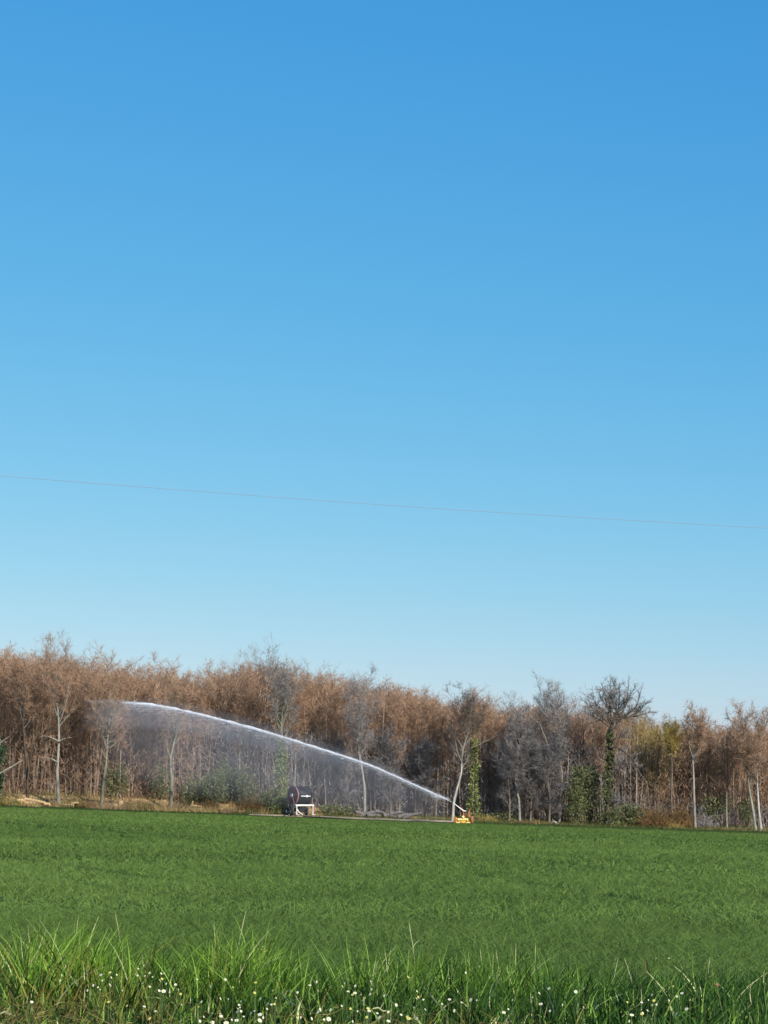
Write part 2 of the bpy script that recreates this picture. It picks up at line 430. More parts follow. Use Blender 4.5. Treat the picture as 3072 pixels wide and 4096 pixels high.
# white flowers
def flower_mesh(seed, petals, r):
    rr = random.Random(seed); mb = MB(); h = .12
    mb.tube([(0, 0, -.28), (rr.uniform(-.02, .02), 0, -.14), (0, 0, 0)], [.0025, .002, .0018], 4, 2)
    nrm = Vector((rr.uniform(-.3, .3), -.75, .65)).normalized(); u = nrm.orthogonal().normalized(); q = nrm.cross(u)
    for i in range(petals):
        a = 2 * math.pi * i / petals; d = u * math.cos(a) + q * math.sin(a); e = nrm.cross(d)
        p0 = nrm * .001 + d * r * .25; p1 = d * r * .7 + nrm * r * .12; p2 = d * r + nrm * r * .05
        wv = r * 2.6 / petals
        mb.add([tuple(p0 - e * wv * .4), tuple(p0 + e * wv * .4), tuple(p1 + e * wv), tuple(p2 + e * wv * .5), tuple(p2 - e * wv * .5), tuple(p1 - e * wv)], [(0, 1, 2, 3, 4, 5)], None, 0)
    ring = [tuple(nrm * r * .16 + (u * math.cos(k * math.pi / 4) + q * math.sin(k * math.pi / 4)) * r * .28) for k in range(8)] + [tuple(nrm * r * .32)]
    mb.add(ring, [(k, (k + 1) % 8, 8) for k in range(8)], None, 1)
    return mb.mesh('flower', [M['petal'], M['pollen'], M['stem']])
fm = [flower_mesh(1, 7, .011), flower_mesh(2, 8, .013), flower_mesh(3, 6, .009), flower_mesh(4, 5, .014)]
spots = [(313, 3792), (350, 3962), (392, 3949), (127, 4008), (575, 3862), (553, 3875), (467, 3898), (445, 3910), (440, 3940), (373, 3942), (580, 3905), (610, 3908), (640, 3922), (665, 3935),
 (678, 3968), (726, 4018), (622, 4045), (577, 4026), (790, 3918), (818, 3830), (925, 3892), (902, 3918), (840, 3942), (842, 3948), (806, 4007), (960, 4030), (955, 4020), (815, 4067), (800, 4085), (975, 4066),
 (850, 4090), (905, 4092), (848, 4052), (1018, 4044), (1040, 4058), (1065, 4056), (1070, 4016), (1050, 3786), (1162, 3965), (1190, 3970), (1240, 3941), (1275, 3820), (1370, 3946), (1367, 4024), (1420, 3972), (1480, 3976), (1537, 3983),
 (1482, 3926), (1585, 4020), (1553, 4048), (1272, 4049), (1296, 4078), (1430, 4045), (1411, 4086), (1170, 4016), (1645, 3911), (1668, 3965), (1666, 3994), (1655, 4030), (1701, 4038), (1742, 3910), (1768, 4016), (1831, 3967),
 (1847, 4010), (1907, 4001), (1796, 3912), (1863, 3891), (1917, 3866), (1954, 3908), (2015, 4050), (2157, 3973), (2130, 3990), (2163, 4016), (2196, 3954), (2303, 3967), (2334, 4030), (2335, 3954), (2608, 3979), (2594, 4000),
 (2626, 4018), (2708, 3986), (2746, 4036), (2676, 4002), (2527, 4060), (2517, 4085), (2624, 3833), (2676, 3833), (2590, 4042), (1203, 4070), (2050, 4000), (2250, 4020)]
rr = random.Random(5)
for (x0_, x1_, y0_, y1_, k_) in ((400, 720, 3880, 3970, 16), (880, 1110, 3990, 4085, 18), (1230, 1700, 3900, 4085, 20), (2560, 2760, 3960, 4060, 4), (1750, 2200, 3950, 4060, 5)):
    spots += [(rr.uniform(x0_, x1_), rr.uniform(y0_, y1_)) for q in range(k_)]
for i, (px, py) in enumerate(spots):
    h = rr.uniform(.24, .36); g = on_ground(px, py, h)
    o = bpy.data.objects.new('white_flower', fm[rr.randrange(4)]); C.objects.link(o)
    o.location = (g.x, g.y, g.z + h); s = rr.uniform(.5, 1.15); o.scale = (s * rr.uniform(.7, 1), s * .8, rr.uniform(.55, 1.0)); o.rotation_euler = (0, 0, rr.uniform(-1.1, 1.1))
    tag(o, 'small white flower open among the near verge grass', 'flower', 'small white flowers in the verge')
yf = [flower_mesh(11, 5, .008), flower_mesh(12, 6, .010)]
for me_ in yf: me_.materials[0] = M['yellow_petal']
for k in range(46):
    x0_, x1_, y0_, y1_ = rr.choice(((400, 760, 3870, 4080), (760, 1120, 3930, 4090), (1200, 1700, 3900, 4090), (2400, 2800, 3930, 4080), (1000, 1080, 3780, 3860)))
    h = rr.uniform(.22, .33); g = on_ground(rr.uniform(x0_, x1_), rr.uniform(y0_, y1_), h)
    o = bpy.data.objects.new('yellow_flower', yf[k % 2]); C.objects.link(o); o.location = (g.x, g.y, g.z + h); q_ = rr.uniform(.7, 1.3); o.scale = (q_, q_, 1); o.rotation_euler = (0, 0, rr.uniform(-1, 1))
    tag(o, 'tiny pale yellow flower among the near verge grass', 'flower', 'tiny yellow flowers in the verge')
for (px, py) in ((2866, 3935),):
    g = on_ground(px, py, .3); mb = MB()
    mb.tube([(0, 0, 0), (.01, 0, .15), (0, 0, .28)], [.003, .0025, .002], 5, 1)
    mb.tube([(0, 0, .275), (0, 0, .29), (0, 0, .305)], [.006, .014, .004], 8, 0)
    o = mb.build('seed_head', [M['rust'], M['stem']]); o.location = g
    tag(o, 'single orange seed head on a thin stem in the green grass far right', 'seed head')

# pale stalks, each a thing
stalks = [((985, 3640), (915, 3850), 'long pale dry stalk rising highest from the tall tuft at left centre', .012),
          ((460, 3645), (485, 3720), 'short stalk with ochre tip standing above the left grass', .010),
          ((112, 3702), (125, 3800), 'pale yellow blade standing near the left edge of the verge', .009),
          ((315, 3660), (290, 3740), 'pale green blade above the left tuft leaning right', .009),
          ((2064, 3770), (2055, 3910), 'bright white stalk standing upright right of centre', .010),
          ((2143, 3770), (2133, 3830), 'pale stalk standing just right of the bright white stalk', .009),
          ((1635, 3680), (1662, 3800), 'pale green blade leaning left above the middle of the verge', .012),
          ((1920, 3790), (1932, 3860), 'pale stalk with bent tip beside the two large petals', .010),
          ((1985, 3800), (2000, 3860), 'pale stalk leaning left, just right of the stalk with the bent tip', .010),
          ((2580, 3826), (2582, 3905), 'rusty brown upright stalk in the green grass at right', .011),
          ((2840, 3828), (2820, 3870), 'small pale stalk leaning right near the right edge', .009),
          ((855, 3690), (865, 3780), 'pale yellow blade in the left part of the tall tuft', .010)]
for top, bot, lab, wd in stalks:
    hgt = 0.0; gb = on_ground(bot[0], bot[1] + 40, .1); tp = at(top[0], top[1], gb.y)
    v = tp - gb; mb = MB(); wd *= .8
    mb.tube([(0, 0, 0), tuple(v * .5 + Vector((.006, 0, 0))), tuple(v * .8), tuple(v)], [wd * .3, wd * .35, wd * .5, wd * .08], 6)
    for q in ((.45,) if wd > .0092 else ()):
        s_ = 1 if q < .5 else -1
        ribbons(np.array([tuple(v * q)]), np.array([[.5 * s_, 0, 1.0]]), np.array([.13]), np.array([wd * .9]), np.array([[.3 * s_, 0, -.2]]), rng, 3, .1, None, mb)
    o = mb.build('dry_stalk' if 'rusty' not in lab else 'rusty_stalk', M['rusty_leaf'] if 'rusty' in lab else M['straw']); o.location = gb
    tag(o, lab, 'grass stalk', 'pale stalks standing out of the verge')
for (a, b, lab) in (((1665, 3930), (1780, 4040), 'bleached twig lying slanted in the brown patch right of centre'), ((1090, 3960), (1180, 4020), 'pale twig lying slanted through the grass left of centre'),
                    ((0, 4055), (45, 4055), 'white twig lying level in the bottom left corner'), ((1490, 4035), (1545, 4043), 'short white stick lying level in the brown patch'),
                    ((270, 3895), (320, 3790), 'pale bent stem lying slanted under the left tuft')):
    A = on_ground(a[0], a[1], .18); A.z += .18; B = on_ground(b[0], b[1], .16); B.z += .16; v = B - A
    mb = MB(); mb.tube([(0, 0, 0), tuple(v * .4 + Vector((0, 0, .012))), tuple(v * .75 - Vector((0, 0, .006))), tuple(v)], [.004, .006, .005, .003], 6)
    mb.tube([tuple(v * .5), tuple(v * .5 + Vector((.03, 0, .05)))], [.003, .0015], 5)
    o = mb.build('dead_twig', M['straw']); o.location = A; tag(o, lab, 'twig', 'pale twigs lying in the verge')

# ------------------------------------------------------------------ trees
def interp_poly(pts, t):
    pts = [Vector(p) for p in pts]; n = len(pts) - 1; f = min(max(t, 0), .9999) * n; i = int(f); return pts[i].lerp(pts[i + 1], f - i)

def grow(seed, H, trunk=None, crown0=.35, nl=18, spread=.30, up=.9, r0=.22, detail=1.0, tw=.032, fork=False, lens=1.0, leafy=0.0):
    """returns (trunk MB, crown arrays) for one bare tree standing at the origin"""
    rr = random.Random(seed); rg = np.random.default_rng(seed); tb = MB()
    if trunk is None:
        lx, ly = rr.uniform(-.05, .05), rr.uniform(-.05, .05); trunk = []
        n = 9
        for i in range(n + 1):
            t = i / n; trunk.append((lx * H * t + math.sin(t * 5 + seed) * .012 * H * t, ly * H * t + math.cos(t * 4 + seed * 2) * .012 * H * t, H * .96 * t))
    N = len(trunk); fine = [interp_poly(trunk, i / 14) for i in range(15)]
    rad = [r0 * (1.25 if i == 0 else 1) * max(.08, (1 - i / 14) ** .8) for i in range(15)]
    cut = max(3, int(14 * min(1, crown0 + .12)))
    tb.tube(fine[:cut + 1], rad[:cut + 1], 7, 0, cap=False); tb.tube(fine[cut:], rad[cut:], 7, 1, cap=False)
    P = []; D = []; L = []; W = []
    stems = [(fine, rad)]
    if fork:
        t0 = .3; p = interp_poly(trunk, t0); a = rr.uniform(0, 6.28); out = Vector((math.cos(a), math.sin(a) * .6, 0))
        ln = H * .62; f2 = [p + out * ln * .32 * (1 - (1 - k / 7) ** 2) + Vector((0, 0, ln * k / 7)) for k in range(8)]
        rd = [r0 * .55 * max(.1, (1 - k / 7) ** .8) for k in range(8)]
        tb.tube(f2, rd, 6, 1); stems.append((f2, rd))
    for li in range(nl):
        st, srad = stems[0] if (len(stems) == 1 or rr.random() < .6) else stems[1]
        t = crown0 + (1 - crown0) * ((li + rr.random()) / nl) * .97
        if st is not fine: t = .15 + .85 * rr.random()
        p = interp_poly(st, t); rs = srad[min(int(t * (len(srad) - 1)), len(srad) - 1)]
        prof = math.sin(math.pi * min(1, .28 + .72 * (1 - t) / max(.05, 1 - crown0)) * .92) ** .6 if t > crown0 else .8
        ln = H * spread * (.45 + .75 * prof) * rr.uniform(.7, 1.15)
        a = li * 2.4 + rr.uniform(-.6, .6)
        d = Vector((math.cos(a), math.sin(a), up * rr.uniform(.5, 1.5) + 1.1 * t)).normalized()
        pts = [p]; k = 6; cur = d.copy()
        for j in range(k):
            cur = (cur + Vector((rr.gauss(0, .17), rr.gauss(0, .17), .10 + rr.gauss(0, .10)))).normalized(); pts.append(pts[-1] + cur * ln / k)
        r1 = min(rs * .6, .013 * ln + .02)
        tb.tube(pts, [r1 * max(.12, 1 - .85 * j / k) for j in range(k + 1)], 5, 1, cap=False)
        ns = int(6 * detail + 2)
        for si in range(ns):
            ts = .2 + .8 * (si + rr.random()) / ns; sp = interp_poly(pts, ts)
            base_dir = (interp_poly(pts, min(1, ts + .1)) - interp_poly(pts, ts - .1)).normalized()
            sd_ = (base_dir + Vector((rr.gauss(0, .6), rr.gauss(0, .6), rr.gauss(.22, .4)))).normalized()
            sl = ln * rr.uniform(.25, .5) * lens * (1.15 - .5 * ts); sp2 = [sp]; cur = sd_
            for j in range(3):
                cur = (cur + Vector((rr.gauss(0, .2), rr.gauss(0, .2), rr.gauss(.1, .15)))).normalized(); sp2.append(sp2[-1] + cur * sl / 3)
            tb.tube(sp2, [max(.012, r1 * .42), max(.011, r1 * .3), .012, .008], 3, 1, cap=False)
            nt_ = int(5 * detail + 2)
            for ti in range(nt_):
                tt = .1 + .9 * (ti + rr.random()) / nt_; q = interp_poly(sp2, tt)
                dd = (cur + Vector((rr.gauss(0, .7), rr.gauss(0, .7), rr.gauss(.08, .5)))).normalized(); tl = sl * rr.uniform(.25, .6)
                P.append(q); D.append(dd); L.append(tl); W.append(tw * 1.1)
                for wi in range(int(5 * detail)):
                    tt2 = rr.uniform(.15, 1); q2 = q + dd * tl * tt2
                    d2 = (dd + Vector((rr.gauss(0, .7), rr.gauss(0, .7), rr.gauss(.08, .5)))).normalized()
                    P.append(q2); D.append(d2); L.append(rr.uniform(.25, .75)); W.append(tw * rr.uniform(.55, .95))
    P = np.array([p[:] for p in P]); D = np.array([p[:] for p in D]); L = np.array(L); W = np.array(W)
    return tb, (P, D, L, W)

def crown_mesh(cr, seed, m, name='crown', keep=1.0, wmul=1.0):
    P, D, L, W = cr; rg = np.random.default_rng(seed + 100); mb = MB()
    k = rg.uniform(size=len(P)) < keep
    ribbons(P[k], D[k], L[k], W[k] * wmul, rg.normal(0, .18, (k.sum(), 3)), rg, 2, .35, None, mb)
    return mb.mesh(name, m), mb

print('protos')
protos = []
spec = [dict(crown0=.30, nl=22, spread=.24, up=1.0, r0=.20), dict(crown0=.42, nl=18, spread=.22, up=1.2, r0=.16), dict(crown0=.25, nl=24, spread=.28, up=.8, r0=.25, fork=True),
        dict(crown0=.32, nl=20, spread=.26, up=.9, r0=.19, fork=True), dict(crown0=.5, nl=16, spread=.20, up=1.3, r0=.13), dict(crown0=.28, nl=22, spread=.26, up=.9, r0=.22),
        dict(crown0=.4, nl=18, spread=.23, up=1.0, r0=.15, fork=True), dict(crown0=.22, nl=22, spread=.23, up=1.1, r0=.18)]
for i, sp in enumerate(spec):
    tb, cr = grow(40 + i, 18.0, **sp)
    tm = tb.mesh('trunk', [M['bark_grey'], M['bark_limb']], True); cm, cmb = crown_mesh(cr, i, M['twig'])
    cs, _q = crown_mesh(cr, i + 50, M['twig_grey'], keep=.38, wmul=1.0); protos.append(dict(tm=tm, cm=cm, cs=cs, tb=tb, cr=cr))

sky_x = [-600, 0, 200, 400, 500, 640, 800, 900, 1040, 1200, 1300, 1450, 1600, 1750, 1900, 2100, 2300, 2400, 2500, 2600, 2650, 2800, 3072, 3700]
sky_y = [2590, 2605, 2600, 2640, 2660, 2660, 2690, 2660, 2620, 2670, 2680, 2720, 2730, 2765, 2795, 2810, 2830, 2820, 2820, 2850, 2885, 2880, 2884, 2890]
def top_h(px, d, extra=0):
    """height of a tree at (px, d) that reaches the wood's skyline there"""
    py = np.interp(px, sky_x, sky_y) + extra; p = at(px, py, d); return (p.z - gz(p.x, d)) * .84

def set_mat(o, m):
    o.material_slots[0].link = 'OBJECT'; o.material_slots[0].material = m

def empty(name, loc, rz=0, s=1):
    o = bpy.data.objects.new(name, None); C.objects.link(o); o.location = loc; o.rotation_euler = (0, 0, rz)
    o.scale = (s, s, s) if not hasattr(s, '__len__') else s; o.empty_display_size = .3; return o

def plant_tree(px, d, hgt, proto, rz, bark, twig, label, group, name='bare_tree', wide=1.0, sparse=False):
    p = at(px, 3200, d); x = p.x; s = hgt / 18.0
    r = empty(name, (x, d, gz(x, d) - .05), rz, (s * wide, s * wide, s)); tag(r, label, 'tree', group)
    t = bpy.data.objects.new('trunk', protos[proto]['tm']); C.objects.link(t); t.parent = r; set_mat(t, M[bark])
    c = bpy.data.objects.new('crown', protos[proto]['cs' if sparse else 'cm']); C.objects.link(c); c.parent = r; set_mat(c, M[twig])
    return r

def ivy(root, path, r, m, n, seed, name='ivy'):
    rg = np.random.default_rng(seed); t = rg.uniform(0, 1, n)
    pts = np.array([interp_poly(path, q)[:] for q in t]); a = rg.uniform(0, 6.28, n)
    clump = .55 + .9 * hnoise(t * 14, a * 1.2, seed)
    rr_ = r * clump * (1 - .4 * t) * rg.uniform(.5, 1.1, n)
    P = pts + np.stack([np.cos(a) * rr_, np.sin(a) * rr_, rg.normal(0, .1, n)], -1)
    D = np.stack([np.cos(a), np.sin(a), rg.normal(-.3, .6, n)], -1) + rg.normal(0, .4, (n, 3)); mb = MB()
    ribbons(P, D, rg.uniform(.12, .26, n), rg.uniform(.10, .2, n), rg.normal(0, .2, (n, 3)), rg, 1, .5, None, mb)
    return mb.build(name, m, root)

G = 'bare trees along the edge of the wood'
front = [ # px, extra distance, top offset px, proto, bark, twig, label
 (-40, 4, 15, 0, 'bark_grey', 'twig', None), (55, 7, 40, 1, 'bark_grey', 'twig', 'slim bare trunk between the holly and the dark twin trunk'),
 (165, 6, 20, 4, 'bark_pale', 'twig', 'slim pale trunk just left of the pale trunk with crossing limbs'),
 (290, 7, 10, 3, 'bark_grey', 'twig', 'brown forked tree right of the pale trunk with crossing limbs'),
 (345, 3, 60, 4, 'bark_grey', 'twig', 'thin trunk just left of the leaning mossy trunk'),
 (480, 2, 50, 1, 'bark_pale', 'twig', 'thin pale trunk above the pair of cut stumps'),
 (545, 6, 15, 5, 'bark_grey', 'twig', 'brown tree midway between the stumps and the tall mossy trunk'),
 (610, 4, 30, 4, 'bark_grey', 'twig', 'slim grey trunk left of the tall mossy trunk with the high fork'),
 (735, 5, 15, 7, 'bark_grey', 'twig', 'grey trunk just right of the tall mossy trunk, before the green thicket'),
 (800, 3, 40, 4, 'bark_moss', 'twig', 'thin green-stained trunk above the small pile of pale logs'),
 (905, 5, -5, 2, 'bark_dark', 'twig', 'broad tree rising above the skyline over the green thicket'),
 (955, 2, 60, 1, 'bark_pale', 'twig', 'pale thin pole inside the green thicket'),
 (1000, 4, 20, 6, 'bark_grey', 'twig', 'grey stem left of the ivy column beside the hose reel'),
 (1045, 6, -38, 2, 'bark_grey', 'twig_grey', 'tree whose twigs stand highest over the middle of the wood'),
 (1175, 3, 30, 1, 'bark_pale', 'twig', 'pale straight trunk directly behind the hose reel'),
 (1215, 4, 20, 4, 'bark_pale', 'twig', 'second pale straight trunk behind the right side of the hose reel'),
 (1255, 7, -20, 5, 'bark_dark', 'twig', 'dark limbed tree rising above the skyline behind the hose reel'),
 (1335, 2, 30, 4, 'bark_grey', 'twig', 'first slim grey trunk right of the hose reel'),
 (1395, 5, 10, 3, 'bark_grey', 'twig', 'second grey trunk right of the hose reel, forked'),
 (1530, 5, 5, 0, 'bark_grey', 'twig', 'dark forked tree above the grey brushwood heap'),
 (1585, 2, 40, 1, 'bark_grey', 'twig', 'slim grey pole right of the grey brushwood heap'),
 (1635, 4, 20, 4, 'bark_grey', 'twig', 'slender grey pole under the right end of the water jet'),
 (1690, 3, 20, 6, 'bark_grey', 'twig', 'grey pole seen through the mist midway along the track'),
 (1740, 5, 10, 7, 'bark_pale', 'twig', 'pale pole left of the white leaning trunk'),
 (1775, 2, 35, 4, 'bark_grey', 'twig', 'thin grey pole just left of the white leaning trunk'),
 (1960, 4, 15, 5, 'bark_grey', 'twig', 'grey tree right of the ivy column behind the sprinkler cart'),
 (2015, 3, 40, 1, 'bark_grey', 'twig', 'slim grey pole left of the pale trunk in the round grey thicket'),
 (2050, 7, -45, 3, 'bark_grey', 'twig_grey', 'thin-topped tree standing clear above the wood, left of the tall group'),
 (2140, 4, 15, 0, 'bark_grey', 'twig', 'grey tree in the middle of the round grey thicket'),
 (2175, 7, -60, 6, 'bark_dark', 'twig', 'tall dark tree at the left of the tall group'),
 (2250, 4, -70, 7, 'bark_dark', 'twig', 'tall dark tree in the middle of the tall group'),
 (2330, 5, -50, 2, 'bark_moss', 'twig_grey', 'tall mossy tree next to the great crooked tree'),
 (2400, 3, 20, 1, 'bark_moss', 'twig', 'green-stained trunk left of the great crooked tree'),
 (2575, 4, 0, 5, 'bark_grey', 'twig_ochre', 'tree with ochre budding crown right of the great crooked tree'),
 (2640, 5, 12, 7, 'bark_grey', 'twig_ochre', 'smaller tree with ochre budding crown farther right'),
 (2735, 6, 15, 0, 'bark_grey', 'twig', 'brown tree left of the pale forked trunk'),
 (2838, 4, 12, 4, 'bark_pale', 'twig', 'thin pale trunk right of the pale forked trunk'),
 (2905, 1, 8, 1, 'bark_pale', 'twig', 'long straight pale trunk over the dark gap at right'),
 (2960, 3, 10, 4, 'bark_pale', 'twig', 'second long pale trunk over the dark gap at right'),
 (3060, 6, 8, 5, 'bark_grey', 'twig', 'grey tree cut by the right edge of the photo'),
]
rr = random.Random(11)
for i, (px, dd, off, pr, bk, twg, lab) in enumerate(front):
    d = EDGE + 7 + dd
    plant_tree(px, d, top_h(px, d, off + (22 if px > 2640 else 0)), pr, rr.uniform(0, 6.28), bk, twg, lab or 'brown bare tree half cut by the left edge of the photo', G, wide=rr.uniform(.85, 1.15), sparse=off <= -15)

# second row, hard to tell apart
px = -300; i = 0
while px < 3400:
    d = EDGE + rr.uniform(15, 26)
    plant_tree(px, d, top_h(px, d, rr.uniform(-8, 40)), rr.randrange(8), rr.uniform(0, 6.28), rr.choice(['bark_grey', 'bark_grey', 'bark_dark', 'bark_pale']),
               'twig', 'brown bare tree in the dense ranks behind the edge trees', 'trees in the ranks behind the edge of the wood', wide=rr.uniform(.9, 1.3))
    px += rr.uniform(40, 62); i += 1

# trees with a shape of their own: trunk drawn through photo points
def special(name, pts, d, topoff, label, bark, twig, seed, limbs=(), ivy_spec=None, cat='tree', r0=.25, limb_bark=None, twn=26, **kw):
    limb_bark = limb_bark or {'bark_pale': 'bark_pale', 'bark_moss': 'bark_moss', 'bark_white': 'bark_pale'}.get(bark, 'bark_grey')
    b = at(pts[0][0], 3200, d); base = Vector((b.x, d, gz(b.x, d) - .05))
    tr = [Vector((0, 0, 0))] + [at(q[0], q[1], d + (q[2] if len(q) > 2 else 0)) - base for q in pts[1:]]
    H = tr[-1].z; tr = [q if q.z < H * .6 else Vector((q.x, q.y, H * .6 + (q.z - H * .6) * .62)) for q in tr] if topoff == 0 else tr; H = tr[-1].z
    tb, cr = grow(seed, H, trunk=tr, r0=r0, **kw)
    P, D, L, W = [list(q) for q in cr]; r_ = random.Random(seed)
    for lm in limbs:
        lp = [at(q[0], q[1], d + (q[2] if len(q) > 2 else -.5)) - base for q in lm[1]]
        if len(lp) == 2: lp = [lp[0], lp[0].lerp(lp[1], .5) + Vector((0, 0, .15)), lp[1]]
        k = len(lp); tb.tube([interp_poly(lp, q / 8) for q in range(9)], [lm[0] * (1 - .75 * q / 8) for q in range(9)], 6, 0)
        for j in range(twn):
            q = interp_poly(lp, r_.uniform(.3, 1)); v = Vector((r_.gauss(0, 1), r_.gauss(0, 1), r_.gauss(.6, .7))).normalized()
            P.append(np.array(q[:])); D.append(np.array(v[:])); L.append(r_.uniform(.3, 1.1)); W.append(.034)
        if twn > 50:
            for j in range(11):
                t_ = r_.uniform(.3, .97); q = interp_poly(lp, t_); ld = (interp_poly(lp, min(.99, t_ + .1)) - interp_poly(lp, t_ - .1)).normalized()
                e = (ld + Vector((r_.gauss(0, .6), r_.gauss(0, .5), r_.gauss(.1, .5)))).normalized(); ln = r_.uniform(.7, 1.7); pz = [q]
                for z_ in range(4): e = (e + Vector((r_.gauss(0, .25), r_.gauss(0, .25), r_.gauss(.05, .25)))).normalized(); pz.append(pz[-1] + e * ln / 4)
                tb.tube(pz, [.045, .035, .028, .02, .012], 4, 1, cap=False)
                for z_ in range(15):
                    q = interp_poly(pz, r_.uniform(.3, 1)); v = (e * .7 + Vector((r_.gauss(0, .6), r_.gauss(0, .6), r_.gauss(.1, .5)))).normalized()
                    P.append(np.array(q[:])); D.append(np.array(v[:])); L.append(r_.uniform(.25, .7)); W.append(.034)
    root = empty(name, base); tag(root, label, cat, G)
    tb.build('trunk', [M[bark], M[limb_bark]], root, True)
    m2 = MB(); rg = np.random.default_rng(seed); P = np.array(P); n = len(P)
    ribbons(P, np.array(D), np.array(L), np.array(W), rg.normal(0, .18, (n, 3)), rg, 2, .35, None, m2); m2.build('crown', M[twig], root)
    if ivy_spec: ivy(root, [interp_poly(tr, ivy_spec[0]), interp_poly(tr, (ivy_spec[0] + ivy_spec[1]) / 2), interp_poly(tr, ivy_spec[1])], ivy_spec[2], M[ivy_spec[3]], ivy_spec[4], seed)
    return root
D0 = EDGE + 6
special('bare_tree', [(112, 3200), (108, 3080), (98, 2980), (92, 2860), (90, 2760), (85, 2640)], D0, 0, 'dark twin trunk near the left edge with a green stained bole', 'bark_dark', 'twig', 301, limbs=[(0.090, [(112, 3110), (128, 3000), (135, 2900), (150, 2780)])], r0=0.177, crown0=.5)
special('bare_tree', [(236, 3200), (228, 3090), (236, 2960), (234, 2880), (228, 2760), (232, 2620)], D0 - 1, 0, 'pale trunk with stubby limbs crossing it on both sides, near left', 'bark_pale', 'twig', 302,
        limbs=[(0.120, [(232, 3050), (205, 3035), (170, 3030)]), (0.112, [(234, 2965), (205, 2950), (170, 2942)]), (0.098, [(236, 2965), (255, 2955), (285, 2950)]), (0.068, [(234, 3130), (215, 3140), (190, 3155)])], r0=0.218, crown0=.5)
special('bare_tree', [(405, 3215), (414, 3120), (425, 3050), (430, 2960), (440, 2860), (438, 2660)], D0 - 1.5, 0, 'mossy pale trunk leaning right above the cut stumps', 'bark_moss', 'twig', 303,
        limbs=[(0.083, [(428, 3040), (415, 3020), (412, 3005)]), (0.075, [(440, 2990), (480, 2960), (512, 2910)]), (0.053, [(440, 2968), (470, 2962), (495, 2960)])], r0=0.204, crown0=.55)
special('bare_tree', [(683, 3222), (686, 3120), (680, 3040), (700, 2950), (705, 2880), (690, 2690)], D0 - 1, 0, 'tall mossy trunk with a high fork left of the green thicket', 'bark_moss', 'twig', 304,
        limbs=[(0.090, [(682, 3035), (668, 2990), (660, 2940)]), (0.075, [(700, 2960), (714, 2900), (716, 2860)]), (0.068, [(686, 3060), (705, 3050), (735, 3035)])], r0=0.218, crown0=.52)
special('ivy_clad_tree', [(1128, 3235), (1125, 3120), (1130, 3010), (1126, 2900), (1130, 2800), (1120, 2700)], D0 - 1, 0, 'trunk wrapped in yellow-green ivy just left of the hose reel', 'bark_moss', 'twig_grey', 305, ivy_spec=(.05, .52, .75, 'ivy_pale', 2600), r0=0.190, crown0=.5)
special('bare_tree', [(1458, 3255), (1458, 3150), (1445, 3060), (1432, 3000), (1435, 2900), (1440, 2740)], D0 - 1.5, 0, 'pale trunk with a kink and a bright broken stub left of the grey heap', 'bark_pale', 'twig_grey', 306, limbs=[(0.075, [(1450, 3060), (1440, 3020), (1434, 3002)])], r0=0.190, crown0=.5)
special('bare_tree', [(1810, 3270), (1814, 3205), (1832, 3140), (1845, 3090), (1848, 3010), (1870, 2900), (1860, 2800)], D0 - 3, 0, 'white trunk leaning right with dark upper limbs, left of the sprinkler cart', 'bark_white', 'twig_dark', 307, limb_bark='bark_pale', r0=0.184, crown0=.5, nl=12)
r_ = C.objects[-2]
special('ivy_clad_tree', [(1893, 3280), (1890, 3180), (1895, 3080), (1890, 2980), (1900, 2900), (1905, 2810)], D0, 0, 'trunk wrapped in pale ivy right behind the sprinkler cart', 'bark_moss', 'twig', 308,
        limbs=[(0.083, [(1850, 3012), (1890, 2990), (1925, 2975), (1990, 2940)]), (0.075, [(1845, 3080), (1880, 3065), (1930, 3045)])], ivy_spec=(.03, .72, .65, 'ivy_pale', 2300), r0=0.150, crown0=.55)
special('bare_tree', [(2078, 3290), (2076, 3200), (2066, 3160), (2060, 3120), (2075, 2980), (2080, 2850)], D0, 0, 'pale trunk kinked near its foot in the round grey thicket', 'bark_pale', 'twig_grey', 309, limbs=[(0.068, [(2070, 3170), (2090, 3140), (2125, 3115)])], r0=0.163, crown0=.45)
special('bare_tree', [(2236, 3290), (2240, 3190), (2250, 3110), (2235, 3000), (2215, 2900), (2225, 2780)], D0 + 1, 0, 'crooked grey trunk with a bright patch right of the round grey thicket', 'bark_pale', 'twig_grey', 310, limbs=[(0.075, [(2238, 3160), (2262, 3130), (2275, 3110)]), (0.090, [(2235, 3040), (2200, 3000), (2160, 2900), (2120, 2860), (2060, 2850)])], r0=0.163, crown0=.5)
fan = [(2345, 2815), (2362, 2775), (2385, 2745), (2405, 2730), (2442, 2716), (2478, 2728), (2515, 2738), (2540, 2745), (2562, 2775), (2590, 2805), (2602, 2845), (2372, 2840), (2425, 2780), (2500, 2780), (2560, 2825)]
rq = random.Random(77)
